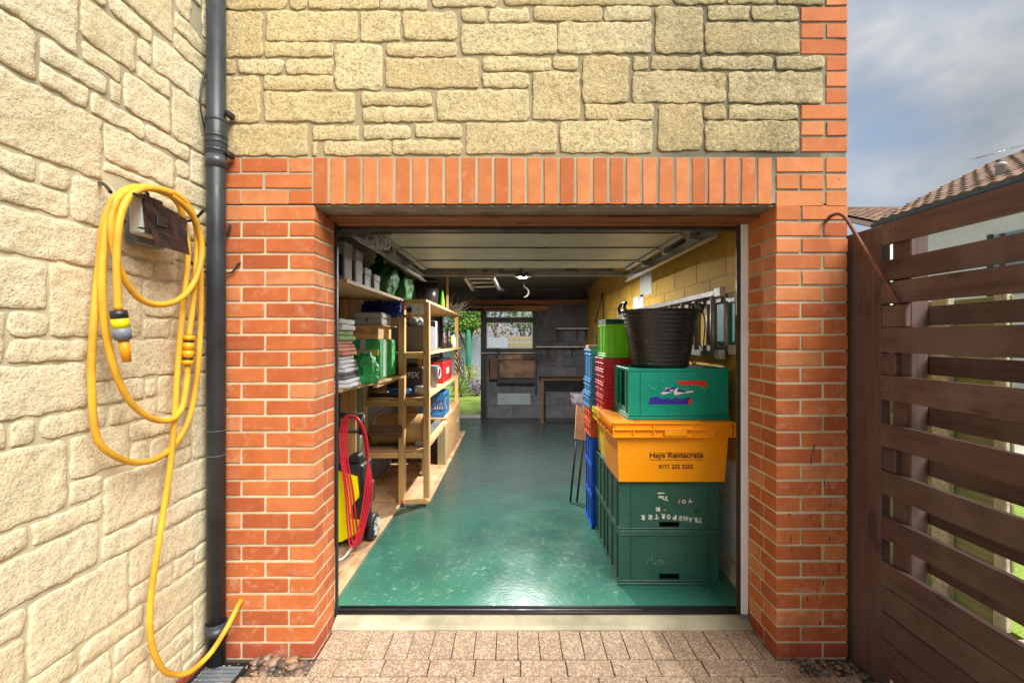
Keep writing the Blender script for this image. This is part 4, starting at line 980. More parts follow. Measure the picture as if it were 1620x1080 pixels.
MB().box(Xp(790,d),Xp(846,d),Yd(d),Yd(d)+.03,Zp(598,d),Zp(569,d),.003).build('lower_board', M['bench_wood'], t)
MB().box(Xp(789,d),Xp(847,d),Yd(d)-.03,Yd(d)+.03,Zp(568.5,d),Zp(560,d),.003).build('upper_board', M['bench_wood'], t)
MB().box(Xp(775,d),Xp(789.5,d),Yd(d)+.005,Yd(d)+.03,Zp(600,d),Zp(565,d),.003).build('end_board', M['dark_wood'], t)
for px in (788.5, 847):
    MB().box(Xp(px-1.2,d),Xp(px+1.2,d),Yd(d)-.05,Yd(d)-.031,Zp(606 if px<800 else 618,d),Zp(553,d)).build('clamp_bar', M['black'], t)
MB().tube([(Xp(786,d),Yd(d)-.06,Zp(551,d)),(Xp(792,d),Yd(d)-.06,Zp(556,d))], .015, 8).build('clamp_handle', M['black'], t)
MB().box(Xp(790,d),Xp(848,d),Yd(d)-.02,Yd(d)+.02,Zp(606,d),Zp(599,d),.003).build('foot', M['black'], t)
# step ladder hung under the ceiling
t = thing('hanging_ladder', 'short aluminium ladder section hung flat beneath the ceiling behind the door', 'ladder', (-.2, Yd(4.9), 2.15))
pa = [(736,437,4.55),(748,456.5,5.3)]; pb = [(780,437,4.55),(789,455.5,5.3)]
L3 = lambda q: Vector((Xp(q[0],q[2]), Yd(q[2]), Zp(q[1],q[2])))
MB().bar(L3(pa[0]),L3(pa[1]),.03,.05).build('stile', M['alu'], t); MB().bar(L3(pb[0]),L3(pb[1]),.03,.05).build('stile', M['alu'], t)
for f in (.12,.45,.82): MB().tube([L3(pa[0]).lerp(L3(pa[1]),f),L3(pb[0]).lerp(L3(pb[1]),f)], .014, 8).build('rung', M['alu'], t)
for q in (pa[1],pb[1]): MB().tube([L3(q)+Vector((-.02,-.01,-.01)),L3(q)+Vector((.05,.03,-.01))], .028, 10).build('rubber_foot', M['black'], t)
for q in (pa[0],pb[0]): MB().tube([L3(q),(L3(q).x,L3(q).y,CZ)], .003, 5).build('cord', M['cable'], t)
# lamp and crescent
t = thing('hanging_lamp', 'lit round white lamp hanging behind the cross bar', 'lamp', (Xp(827,4.7), Yd(4.7), 2.1))
c = (Xp(827,4.7), Yd(4.7), 0); zl = Zp(440,4.7)
MB().lathe([(.085,zl+.012),(.08,zl+.03),(.03,zl+.045)], c, n=28).build('housing', M['box_white'], t)
e = bpy.data.materials.new('lit_lamp'); e.use_nodes = True; pb_ = e.node_tree.nodes['Principled BSDF']; pb_.inputs['Emission Color'].default_value = (1,.98,.95,1); pb_.inputs['Emission Strength'].default_value = 6; pb_.inputs['Base Color'].default_value = (.8,.8,.8,1)
M['lit'] = e; MB().lathe([(.040,zl),(.045,zl+.0115)], c, n=24).build('lens', e, t)
MB().tube([(c[0],c[1],zl+.045),(c[0],c[1],CZ)], .005, 6).build('flex', M['cable'], t)
lp = bpy.data.lights.new('lamp_light', 'AREA'); lp.shape = 'DISK'; lp.size = .08; lp.energy = 32; lp.color = (1,.97,.92)
lo = bpy.data.objects.new('lamp_light', lp); C.objects.link(lo); lo.location = (c[0], c[1], zl-.006)
t = thing('crescent_ornament', 'pale crescent shaped ornament dangling on a string near the lamp', 'ornament', (Xp(833,5.15), Yd(5.15), 2.0))
d = 5.15; pts = []
for i in range(13): a = -1.35+i*2.7/12; pts.append((Xp(829,d)+.062*math.cos(a), Yd(d), Zp(462,d)+.062*math.sin(a)))
for i in range(12, -1, -1): a = -1.35+i*2.7/12; pts.append((Xp(829,d)-.022+.066*math.cos(a)*1.0, Yd(d), Zp(462,d)+.056*math.sin(a)))
MB().prism(pts, (0,.012,0)).build('crescent', M['crescent'], t); MB().tube([(Xp(829,d),Yd(d)+.006,Zp(454,d)),(Xp(829,d),Yd(d)+.006,CZ)], .002, 5).build('string', M['box_white'], t)
t = thing('door_latch_gear', 'dark latch gear hanging under the middle of the cross bar', 'latch', (.1, Yd(4.28), 2.05))
MB().tube([(Xp(822,4.2),Yd(4.2),2.075),(Xp(828,4.2),Yd(4.2),2.04),(Xp(835,4.2),Yd(4.2),2.07)], .012, 8, smooth=4).build('lever', M['dark_steel'], t)
bx(Xp(815,4.25),Xp(838,4.25),Yd(4.25),Yd(4.28),2.052,2.07,'dark_steel','catch',t,.002)

# ---------------------------------------------------------------- right hand stacks of crates
def wall_hole(b, ax, p0, p1, a0, a1, z0, z1, hole):
    """a wall p0..p1 thick, spanning a0..a1 and z0..z1, with a rectangular hole (centre a, centre z, width, height)"""
    def bb(u0, u1, v0, v1):
        if ax == 'Y': b.box(u0, u1, p0, p1, v0, v1)
        else: b.box(p0, p1, u0, u1, v0, v1)
    if not hole: bb(a0, a1, z0, z1); return
    c, zc, w, h = hole
    bb(a0, c-w/2, z0, z1); bb(c+w/2, a1, z0, z1); bb(c-w/2, c+w/2, z0, zc-h/2); bb(c-w/2, c+w/2, zc+h/2, z1)
def crate(name, label, x0, x1, y0, y1, z0, z1, m, group=None, inverted=True, hf=None, hs=None, ribs=2, closed=True, rim2=None, cat='crate'):
    t = thing(name, label, cat, ((x0+x1)/2, (y0+y1)/2, z0), group)
    i = .007; th = .009; z0 += .001; z1 -= .001; b = MB()
    X0, X1, Y0, Y1 = x0+i, x1-i, y0+i, y1-i
    zb0, zb1 = (z0+.004, z1-.012) if inverted else (z0+.012, z1-.004)
    f = (hf[0], hf[1], hf[2], hf[3]) if hf else None; g = (hs[0], hs[1], hs[2], hs[3]) if hs else None
    wall_hole(b, 'Y', Y0, Y0+th, X0, X1, zb0, zb1, f); wall_hole(b, 'Y', Y1-th, Y1, X0, X1, zb0, zb1, None)
    wall_hole(b, 'X', X0, X0+th, Y0+th, Y1-th, zb0, zb1, g); wall_hole(b, 'X', X1-th, X1, Y0+th, Y1-th, zb0, zb1, None)
    zz = z1-.0115 if inverted else z0+.0035
    b.box(X0+.001, X1-.001, Y0+.001, Y1-.001, zz, zz+.008)
    b.build('body', M[m], t)
    def ring(za, zb_, o, nm):
        r = MB(); r.box(x0+o, x1-o, y0+o, Y0, za, zb_, .0015); r.box(x0+o, x1-o, Y1, y1-o, za, zb_, .0015); r.box(x0+o, X0, Y0, Y1, za, zb_, .0015); r.box(X1, x1-o, Y0, Y1, za, zb_, .0015); r.build(nm, M[m], t)
    h = z1-z0
    if inverted: ring(z0, z0+.014, 0, 'rim'); ring(z0+.022, z0+.028, .001, 'lip'); ring(z1-.016, z1, .002, 'base_edge')
    else: ring(z1-.014, z1, 0, 'rim'); ring(z1-.040, z1-.034, .001, 'lip'); ring(z0, z0+.014, .002, 'base_edge')
    w = x1-x0; dd = y1-y0
    for fx in ([.13, .87] if ribs == 2 else [.13, .38, .62, .87]): MB().box(x0+w*fx-.0035, x0+w*fx+.0035, y0+.0012, Y0+.0004, z0+.017, z1-.018).build('rib', M[m], t)
    for fy in (.15, .5, .85): MB().box(x0+.0012, X0+.0004, y0+dd*fy-.004, y0+dd*fy+.004, z0+.017, z1-.018).build('rib', M[m], t)
    return t
gd = 2.564; gy = Yd(gd); gx0 = Xp(978.5, gd); gx1 = Xp(1140, gd); H = .2985
gz = [FZ, FZ+H, FZ+2*H]
hx = Xp(1060, gd)
c1 = crate('storage_crate', 'dark green upturned crate standing on the garage floor, lowest of the front stack', gx0, gx1, gy, gy+.385, gz[0], gz[1], 'dark_green_crate', 'dark green upturned crates', hf=(hx-.002, FZ+.048, .115, .034), hs=(gy+.19, FZ+.2, .05, .02))
c2 = crate('storage_crate', 'dark green upturned crate with white tape letters reading TRANSPORTER', gx0, gx1, gy, gy+.385, gz[1], gz[2], 'dark_green_crate', 'dark green upturned crates', hf=(hx-.002, FZ+H+.0475, .115, .030), hs=(gy+.19, FZ+H+.2, .05, .02))
for k in (0, 1):
    crate('storage_crate', ('lower' if k == 0 else 'upper') + ' dark green crate directly behind the front green stack', gx0+.002, gx1, gy+.39, gy+.735, gz[k], gz[k+1], 'dark_green_crate', 'dark green upturned crates')
# rental crate, tapered, orange
def rental(name, label, x0, x1, y0, y1, z0, z1, m, mside, tap=.045, latch=True):
    t = thing(name, label, 'crate', ((x0+x1)/2, (y0+y1)/2, z0)); z0 += .001
    zr = z1-.085
    MB().hexa([(x0+.035+tap*.3,y0+.03+tap*.4,z0),(x1-.035-tap*.3,y0+.03+tap*.4,z0),(x1-.035-tap*.3,y1-.03-tap*.4,z0),(x0+.035+tap*.3,y1-.03-tap*.4,z0)],
              [(x0+.035,y0+.03,zr),(x1-.035,y0+.03,zr),(x1-.035,y1-.03,zr),(x0+.035,y1-.03,zr)]).build('tub', M[m], t)
    b = MB(); b.box(x0+.02,x1-.02,y0+.016,y1-.016,zr+.0005,z1-.012)
    b.box(x0+.004,x1-.004,y0+.003,y1-.003,zr+.0,zr+.006); b.box(x0,x1,y0,y1,zr+.040,zr+.047,.002); b.box(x0+.006,x1-.006,y0+.005,y1-.005,z1-.011,z1-.004,.002)
    b.build('rim', M[m], t)
    n = 6; r = type('X', (), {'box': lambda s_, *a: MB().box(*a).build('rim_rib', M[m], t)})()
    for k in range(n+1):
        x = x0+.006+(x1-x0-.018)*k/n; 
        if k not in (3,): r.box(x, x+.006, y0+.004, y0+.0155, zr+.0065, zr+.0395)
        if k in (0, 2, 4, 6): r.box(x, x+.006, y0+.006, y0+.0155, zr+.0475, z1-.0115)
    for k in range(5):
        y = y0+.01+(y1-y0-.03)*k/4; r.box(x0+.005, x0+.0195, y, y+.006, zr+.0065, zr+.0395)
    if latch: MB().box(x0+.42*(x1-x0), x0+.60*(x1-x0), y0-.002, y0+.0155, zr+.008, zr+.039, .002).build('latch_panel', M[m], t)
    l = MB(); l.box(x0+.012, x0+.20*(x1-x0), y0+.006, y1-.006, z1-.0035, z1, .001).box(x0+.76*(x1-x0), x1-.012, y0+.006, y1-.006, z1-.0035, z1, .001)
    l.box(x0+.21*(x1-x0), x0+.75*(x1-x0), y0+.03, y1-.03, z1-.0035, z1-.001); l.build('lid', M[m], t)
    # hinge teeth along the left edge
    h_ = MB()
    for k in range(8): h_.box(x0-.006, x0+.004, y0+.03+k*(y1-y0-.08)/8, y0+.03+k*(y1-y0-.08)/8+.022, z1-.03, z1-.0005)
    h_.build('hinge', M[m], t); return t
oy = Yd(2.50)
oc = rental('rental_crate', 'orange lidded rental crate with dark brown lettering under the teal crate', Xp(968,2.51), Xp(1165,2.51), oy, oy+.47, gz[2], .993, 'orange_crate', 'orange_side')
yc = rental('rental_crate', 'yellow lidded crate wedged behind the orange one on the green stack', Xp(957,2.99)-.03, 1.17, Yd(2.985), Yd(3.33), gz[2], .97, 'yellow_crate', 'yellow_crate', .03, False)
tcY = Yd(2.575); tx0 = Xp(993.5,2.575); tx1 = Xp(1155,2.575); tz0, tz1 = .994, Zp(582.5,2.575)
tc_ = crate('storage_crate', 'teal green upturned crate with torn blue and red stickers, under the black tub', tx0, tx1, tcY, tcY+.39, tz0, tz1, 'teal_crate', None, hs=(tcY+.2, tz0+.17, .20, .22))
# handle relief and stickers on the teal crate
b = MB(); f = tcY+.0065; zz = tz0+.058
P_ = lambda px, py: (Xp(px,2.575), f, Zp(py,2.575))
b.bar(P_(1003,661),P_(1044,660.5),.004,.006).bar(P_(1044,660.5),P_(1056,656),.004,.006).bar(P_(1056,656),P_(1091,656),.004,.006).bar(P_(1091,656),P_(1103,660.5),.004,.006).bar(P_(1103,660.5),P_(1146,661),.004,.006)
b.bar(P_(1057,656),P_(1058,648.5),.003,.004).bar(P_(1058,648.5),P_(1088,648.5),.003,.004).bar(P_(1088,648.5),P_(1091,656),.003,.004)
b.build('moulded_handle', M['teal_crate'], tc_)
def decal(parent, name, pts, m, d, y, th=.0008): MB().prism([(Xp(px,d), y, Zp(py,d)) for px, py in pts], (0,-th,0)).build(name, M[m], parent)
sf = tcY+.0066
decal(tc_, 'red_sticker', [(1071,602.5),(1118,602),(1118,612),(1112,611),(1108,609.5),(1078,608.5),(1074,606)], 'sticker_red', 2.575, sf)
decal(tc_, 'blue_sticker', [(1029,629),(1040,627),(1048,631),(1056,629.5),(1062,631.5),(1070,629),(1077,631),(1088,628.5),(1095,628.5),(1095,639.5),(1026,639.5)], 'sticker_blue', 2.575, sf)
decal(tc_, 'red_sticker', [(1090,633),(1095,629.5),(1095,639),(1089,639)], 'sticker_red', 2.575, sf-.001)
for pts, m in (([(1045,622),(1052,619),(1054,613.5),(1062,613),(1064,615),(1056,616),(1056,620),(1064,620.5),(1050,624)],'sticker_white'),
               ([(1052,618),(1056,614.5),(1070,612),(1071,614),(1060,616.5),(1059,619.5),(1052,620)],'sticker_blue'),
               ([(1066,620),(1070,614),(1073,614),(1071,620),(1082,619.5),(1097,618),(1097,620.5),(1083,622),(1068,625)],'sticker_white'),
               ([(1072,616),(1077,617),(1086,619),(1084,621),(1074,620)],'sticker_blue'),([(1057,617),(1065,616),(1065,618),(1058,618.8)],'sticker_white')):
    decal(tc_, 'sticker_scrap', pts, m, 2.575, sf-.0012 - (.0006 if m == 'sticker_blue' else 0))
rr = random.Random(4)
for k in range(46):
    px = rr.choice([rr.uniform(1003,1130), rr.uniform(1030,1110)]); py = rr.uniform(612,617) if rr.random() < .7 else rr.uniform(588,664); w = rr.uniform(.5, 1.3)
    decal(tc_, 'residue_speck', [(px,py),(px+w,py),(px+w,py+w*.7),(px,py+w*.7)], 'letter_white', 2.575, sf, .0003)
# black flexible tub
t = thing('rubber_tub', 'black ribbed rubber tub with handles on top of the teal crate', 'tub', (Xp(1044,2.77), Yd(2.77), tz1))
cx, cy = Xp(1044,2.77), Yd(2.775); z0 = tz1+.001; zt = 1.632
prof = [(.0,z0+.004),(.160,z0),(.168,z0+.004)]
n = 13
for k in range(n):
    f0 = k/n; r0 = .169+.055*f0; z = z0+.01+(zt-z0-.02)*f0; dz = (zt-z0-.02)/n
    prof += [(r0, z), (r0+.0028, z+dz*.22), (r0+.0030, z+dz*.36), (r0+.0012, z+dz*.5)]
prof += [(.226,zt-.008),(.234,zt-.006),(.235,zt),(.226,zt+.001),(.219,zt-.012),(.165,z0+.02),(.0,z0+.018)]
b = MB(); b.lathe(prof, (cx,cy,0), n=56, caps=False)
b.build('body', M['tub_black'], t)
for s_ in (-1, 1):
    b = MB(); b.tube([(cx+s_*.225,cy-.075,zt-.02),(cx+s_*.235,cy-.068,zt+.02),(cx+s_*.215,cy-.03,zt+.045),(cx+s_*.215,cy+.03,zt+.045),(cx+s_*.235,cy+.068,zt+.02),(cx+s_*.225,cy+.075,zt-.02)], .010, 8, smooth=5); b.build('handle', M['tub_black'], t)
t = thing('cord', 'black cord hanging from the tub rim down its right side', 'cord', (cx+.22, cy, zt))
MB().tube([(cx+.215,cy-.06,zt+.05),(cx+.24,cy-.09,zt-.06),(cx+.222,cy-.12,zt-.18),(cx+.215,cy-.125,zt-.235),(cx+.18,cy-.155,zt-.20)], .0035, 6, smooth=6).build('cord', M['cable'], t)
# red and lime crates on the yellow one
rx0 = Xp(954,2.99); rx1 = rx0+.50; ry = Yd(2.99); z = .971; rh = (1.328-.971)/4
for k in range(4):
    crate('shallow_crate', ['red shallow crate resting on the yellow crate, bottom of the red stack','second red shallow crate from the bottom of the red stack','third red shallow crate from the bottom, under the top one','topmost red shallow crate, under the lime green crate'][k],
          rx0, rx1, ry, ry+.30, z+k*rh, z+(k+1)*rh, 'red_crate', 'red shallow crates', inverted=False, ribs=2)
lz = .971+4*rh
lc = crate('storage_crate', 'lime green crate on top of the red stack beside the black tub', Xp(957,3.02), Xp(957,3.02)+.40, Yd(3.0), Yd(3.28), lz, lz+.228, 'lime_crate', None, ribs=4)
dk = crate('storage_crate', 'dark green shallow crate on the lime green crate', Xp(957,3.04), Xp(957,3.04)+.40, Yd(3.02), Yd(3.28), lz+.228, lz+.262, 'dark_green_crate', None)
# blue column
bx0 = Xp(936.5,3.315); by = Yd(3.34); bh = .225
for k in range(3):
    crate('storage_crate', ['royal blue crate standing on the floor at the foot of the tall column','royal blue crate in the middle of the blue column','royal blue crate below the brick-red crates'][k], bx0, bx0+.38, by, by+.30, FZ+k*bh, FZ+(k+1)*bh, 'blue_crate', 'royal blue crates', ribs=2)
z = FZ+3*bh
for k in range(2):
    crate('shallow_crate', ['lower brick-red shallow crate on the royal blue crates','upper brick-red shallow crate under the light blue crates'][k], bx0-.012, bx0+.36, by-.005, by+.30, z+k*.108, z+(k+1)*.108, 'red_orange_crate', 'brick-red shallow crates', inverted=False, ribs=2)
z += .216
for k, (h, lab) in enumerate([(.10,'light blue nesting crate just above the brick-red crates'),(.10,'light blue nesting crate in the middle of its stack'),(.235,'tall light blue crate on top of the column')]):
    crate('storage_crate', lab, bx0-.018+.006*k, bx0+.36, by-.01+.004*k, by+.31, z, z+h, 'light_blue_crate', 'light blue crates', ribs=2, inverted=False); z += h
t = thing('cardboard_flap', 'small brown cardboard piece on top of the tall light blue crate', 'cardboard', (bx0+.05, by+.1, z))
bx(bx0+.0, bx0+.34, by+.12, by+.26, z+.001, z+.03, 'card', 'card', t, .002)
# folded table leaning behind the blue column
t = thing('leaning_boards', 'folded wooden trestle leaning behind the blue crates with a pale cloth over it', 'trestle', (.55, Yd(4.2), FZ))
d = 4.0
b = MB(); b.hexa([(Xp(907,d),Yd(d)-.1,Zp(690,d)),(Xp(934,d),Yd(d)-.1,Zp(690,d)-.02),(Xp(934,d),Yd(d)-.08,Zp(690,d)-.02),(Xp(907,d),Yd(d)-.08,Zp(690,d))],
                 [(Xp(914,d),Yd(d)+.05,Zp(627,d)),(Xp(936,d),Yd(d)+.05,Zp(627,d)),(Xp(936,d),Yd(d)+.07,Zp(627,d)),(Xp(914,d),Yd(d)+.07,Zp(627,d))]); b.build('board', M['pine'], t)
for a_, c_ in (((910,690),(899,733)),((921,694),(909,740))):
    MB().tube([(Xp(a_[0],d),Yd(d)-.09,Zp(a_[1],d)),(Xp(c_[0],d),Yd(d)-.14,FZ+.008)], .009, 8).build('leg', M['black'], t)
t = thing('pale_cloth', 'pale crumpled cloth draped over the leaning trestle', 'cloth', (Xp(913,3.95), Yd(3.9), Zp(640,3.95)))
d = 3.86
b = MB(); g_ = [[b.bm.verts.new((Xp(906+i*3.6-(j*.9 if i<3 else 0),d), Yd(d)+.02*math.sin(i*2.1+j)+.03*j/5, Zp(639-j*3.6+(3.5*abs(i-2)*(j==0)),d))) for i in range(6)] for j in range(6)]
for j in range(5):
    for i in range(5): b.bm.faces.new((g_[j][i],g_[j][i+1],g_[j+1][i+1],g_[j+1][i])).smooth = True
bmesh.ops.solidify(b.bm, geom=b.bm.faces[:], thickness=.004); b.build('cloth', M['cloth_white'], t)

# ladder on the right wall, teal board, triangle hanger
for s_i, (X, y0, y1, zt, zb, lab) in enumerate([(1.282, Yd(2.60), Yd(5.6), Zp(466,2.75)-.03, Zp(557,2.75)+.02, 'rear section of the aluminium ladder hung along the yellow wall'),(1.235, Yd(2.68), Yd(5.3), Zp(463,2.73), Zp(560,2.73), 'front section of the aluminium ladder hung along the yellow wall')]):
    t = thing('wall_ladder', lab, 'ladder', (X, 3, 1.5), 'two aluminium ladder sections on the right wall')
    for z in (zt, zb):
        MB().box(X-.012, X+.012, y0, y1, z-.018, z+.018, .003).build('stile', M['dull_alu'], t)
        MB().box(X-.017, X+.017, y0-.03, y0+.05, z-.028, z+.028, .004).build('end_cap', M['lightgrey'], t)
    y = y0+.10
    while y < y1-.1: MB().tube([(X,y,zb+.02),(X,y,zt-.02)], .0165, 12).build('rung', M['alu'], t); y += .25
for y in (1.3, 2.9):
    t = thing('ladder_bracket', 'nearer steel bracket carrying the wall ladder' if y < 2 else 'farther steel bracket carrying the wall ladder', 'bracket', (1.3, y, 1.3)); b = MB(); b.box(1.205, WR-.001, y-.012, y+.012, Zp(560,2.73)-.045, Zp(560,2.73)-.03).box(1.2,1.2049,y-.012,y+.012,Zp(560,2.73)-.045,Zp(560,2.73)+.02).build('arm', M['dark_steel'], t)
t = thing('teal_board', 'dull teal painted board fixed on the wall behind the ladder end', 'board', (WR-.02, Yd(2.9), 1.5))
MB().box(WR-.018, WR-.002, Yd(2.62), Yd(2.85), 1.415, 1.70, .002).build('board', M['board_teal'], t)
t = thing('wire_hanger', 'triangular wire hanger on the yellow wall near the back corner', 'hanger', (WR-.02, Yd(7), 1.8))
yy = WR-.025; A3 = (yy,Yd(WR*F/(956-812)),Zp(463,WR*F/(956-812))); B3 = (yy,Yd(WR*F/(944-812)),Zp(510,WR*F/(944-812))); C3 = (yy,Yd(WR*F/(958-812)),Zp(509,WR*F/(958-812)))
MB().tube([A3,B3,C3], .008, 6, True).build('wire', M['cable'], t)
t = thing('pipe_run', 'thin grey pipe standing in the far corner by the yellow wall', 'pipe', (WR-.03, Yd(7.2), 1))
MB().tube([(WR-.03,Yd(7.0),FZ),(WR-.03,Yd(7.0),1.55)], .012, 8).build('pipe', M['grey_pl'], t)

# ---------------------------------------------------------------- lettering
pl('letter_grey', (.16,.16,.17), .5)
def text_mesh(txt, size, bold=0, ext=.0004):
    cu = bpy.data.curves.new('t', 'FONT'); cu.body = txt; cu.size = size; cu.extrude = ext; cu.align_x = 'LEFT'; cu.offset = bold; cu.resolution_u = 3
    ob = bpy.data.objects.new('t', cu); C.objects.link(ob); bpy.context.view_layer.update()
    me = bpy.data.meshes.new_from_object(ob.evaluated_get(bpy.context.evaluated_depsgraph_get())); bpy.data.objects.remove(ob); return me
def put_text(parent, txt, x, y, z, size, m, rot=0, width=None, bold=0, height=None, shear=0):
    me = text_mesh(txt, size, bold); xs = [v.co.x for v in me.vertices]; ys = [v.co.y for v in me.vertices]
    cx, cy = (min(xs)+max(xs))/2, (min(ys)+max(ys))/2; k = width/(max(xs)-min(xs)) if width else 1; kh = height/(max(ys)-min(ys)) if height else k
    for v in me.vertices: v.co.x = (v.co.x-cx)*k + shear*(v.co.y-cy)*k; v.co.y = (v.co.y-cy)*kh
    me.materials.clear()
    return link('lettering', me, M[m], parent, (x, y, z), (rad(90), rot, 0))
of = oy+.03
# the tub face leans: put the print on a face-parallel plane just proud of it
lean = math.atan2(.045*.4, .993-.085-gz[2])
zc1, zc2 = Zp(721.5,2.53), Zp(738.5,2.53)
zr = .993-.085
def facey(z): return oy+.03 + (.045*.4)*(zr-z)/(zr-gz[2]) - .0012
for txt, pxl, pxr, zc, hgt in (('Hays Rentacrate',1028.5,1113.5,zc1,.042),('0171 232 2232',1043,1097.5,zc2,.025)):
    o = put_text(oc, txt, Xp((pxl+pxr)/2,2.53), facey(zc), zc, .05, 'print_brown', 0, Xp(pxr,2.53)-Xp(pxl,2.53), .0013, hgt); o.rotation_euler = (rad(90)+lean, 0, 0)
for pa_, py in ((( 1041,1113.5),716.8),((1028.5,1113.5),727.8)):
    z = Zp(py,2.53); b = MB(); b.box(Xp(pa_[0],2.53), Xp(pa_[1],2.53), facey(z)-.0004, facey(z)+.0006, z-.001, z+.001).build('underline', M['print_brown'], oc)
gf = gy+.0052
word = 'TRANSPORTER'; xs_ = [1112,1105,1096.5,1089,1081,1071.5,1062,1053,1043,1033,1021]
hts = [823,822.5,822,820,819.5,818.5,817.5,816.5,817,818,818.5]
for ch, px, py in zip(word, xs_, hts): put_text(c2, ch, Xp(px-4,2.566), gf, Zp(py,2.566), .03, 'letter_white', math.pi+rr.uniform(-.18,.18), Xp(px+6,2.566)-Xp(px-.2,2.566), .002, .028)
for ch, px, py, w, h, rt in (('T',1054,788,9,.024,.3),('3',1048.5,786.5,5,.016,.2),('0',1044,786,5,.016,0),('T',1093,793,7,.020,1.9),('O',1082.5,793.5,6.5,.022,.2),('I',1075,793,3,.024,.05),('E',1041,805.5,7,.022,0)):
    put_text(c2, ch, Xp(px,2.566), gf, Zp(py,2.566), .03, 'letter_white' if not (ch=='I') else 'cloth_pink', math.pi+rt, Xp(px+w,2.566)-Xp(px,2.566), .0012, h)
for px, py, w, h in ((1046,779,11,1.8),(1052,806,4,.8)): decal(c2, 'tape_scrap', [(px-w/2,py),(px+w/2,py),(px+w/2,py+h),(px-w/2,py+h)], 'letter_white', 2.566, gf, .0006)
put_text(c2, 'H', Xp(1103,2.566), gf, Zp(808,2.566), .03, 'black', math.pi, Xp(1109,2.566)-Xp(1103,2.566), .0, .026)
decal(c2, 'white_scuff', [(1004,761.4),(1046,761.2),(1045,763.2),(1020,763.8),(1006,763)], 'letter_white', 2.566, gf, .0006)
for k in range(16):
    px, py = rr.uniform(1018,1050), rr.gauss(886,4); w = rr.uniform(.4,2)
    decal(c1, 'scuff', [(px,py),(px+w,py+rr.uniform(-.4,.4)),(px+w*.9,py+rr.uniform(.4,1)),(px,py+.7)], 'letter_white', 2.566, gf, .0003)
for txt, x, y, z, w, m, par, rot, sh_ in TEXTS: put_text(par, 'EVFIX', -.935, Yd(4.045), Zp(593,4.04), .05, 'letter_lit' if 'letter_lit' in M else 'box_white', 0, .185, .001, .052, .25)
mk = [o for o in bpy.data.objects if o.name.startswith('milk_crate')][0]

# ---------------------------------------------------------------- outside: downpipe, hose, box, cables
t = thing('downpipe', 'tall dark grey plastic downpipe in the corner between the two walls', 'downpipe', (-1.325, -.055, 0))
px_, py_ = -1.325, -.055
MB().tube([(px_,py_,.02),(px_,py_,3.6)], .0375, 32).build('pipe', M['pipe'], t)
for z0, z1 in ((Zp(262,1.98),Zp(185,1.98)),(.20,.12)):
    MB().lathe([(.0375,z0-.006),(.0425,z0),(.0425,z1-.004),(.040,z1)], (px_,py_,0), n=32).build('socket', M['pipe'], t)
for z in (Zp(187,1.98),Zp(213,1.98),Zp(222,1.98),Zp(236,1.98)): MB().lathe([(.0425,z-.009),(.0445,z-.006),(.0445,z+.004),(.0425,z+.007)], (px_,py_,0), n=32).build('collar', M['pipe'], t)
MB().lathe([(.0428,Zp(262,1.98)),(.0428,Zp(244,1.98))], (px_,py_,0), n=32).build('worn_band', M['pipe_band'], t)
for z in (Zp(183,2.03),Zp(246,2.03)):
    MB().box(px_+.036, px_+.058, py_-.006, py_+.045, z-.012, z+.012, .003).build('clip_lug', M['black'], t); MB().tube([(px_+.05,py_-.012,z),(px_+.05,py_+.0,z)], .006, 8).build('clip_screw', M['black'], t)
MB().lathe([(.0378,.94),(.0382,.942)], (px_,py_,0), n=32).build('joint_line', M['grey_pl'], t); MB().lathe([(.0378,1.05),(.0382,1.052)], (px_,py_,0), n=32).build('joint_line', M['grey_pl'], t)

HX = XW+.052
def hp(px, py, off=0):                      # a point of the hose, lying just off the side wall
    X = HX+off; d = -X*F/(812-px); return Vector((X, Yd(d), Zp(py, d)))
t = thing('garden_hose', 'long yellow garden hose coiled on hooks on the pale stone wall', 'hose', (HX, -.6, 1.5))
r = .0108
outer = [(225,296),(190,306),(166,345),(157,420),(150,490),(145,560),(145,610),(150,680),(168,712),(210,731),(250,724),(280,697),(300,658),(311,600),(316,540),(318,470),(316,400),(308,345),(280,308)]
MB().tube([hp(x,y,0) for x,y in outer], r, 12, True, 8).build('outer_loop', M['hose'], t)
inner = [(232,298),(198,305),(172,345),(163,400),(161,450),(165,510),(173,555),(185,595),(200,626),(215,645),(240,662),(265,665),(280,657),(290,638),(296,600),(297,575)]
MB().tube([hp(x,y,.026) for x,y in inner], r, 12, smooth=8).build('middle_loop', M['hose'], t)
MB().tube([hp(x,y,.026) for x,y in [(299,532),(304,490),(309,440),(312,390),(308,350),(290,318),(262,301),(232,298)]], r, 12, smooth=8).build('middle_loop', M['hose'], t)
small = [(176,362),(182,401),(191,429),(206,456),(225,475),(249,482),(277,477),(298,460),(312,435),(319,404),(317,371),(304,340),(277,314),(246,300),(212,298),(188,312),(178,335)]
MB().tube([hp(x,y,.050) for x,y in small], r, 12, True, 8).build('small_loop', M['hose'], t)
MB().tube([hp(x,y,.072) for x,y in [(270,306),(246,299),(222,300),(202,315),(190,345),(185,392),(185,440),(187,491)]], r, 12, smooth=8).build('free_end', M['hose'], t)
tail = [(262,302),(283,325),(293,360),(297,392),(296,425),(290,484),(284,545),(280,600),(277,650),(270,730),(260,800),(246,890),(239,940),(237,990),(243,1030),(258,1058),(275,1066)]
tp = [hp(x,y,.012) for x,y in tail]
for (px, py, d) in ((300,1062,1.80),(330,1036,1.885),(352,1004,1.925),(368,975,1.975),(376,958,2.02),(382,948,2.07)): tp.append(Vector((Xp(px,d),Yd(d),Zp(py,d))))
MB().tube(tp, .0104, 12, smooth=8).build('long_tail', M['hose'], t)
def seg(a, b_, r0, r1, m, n, par): MB().tube([a, b_], [r0, r1], 16).build(n, M[m], par)
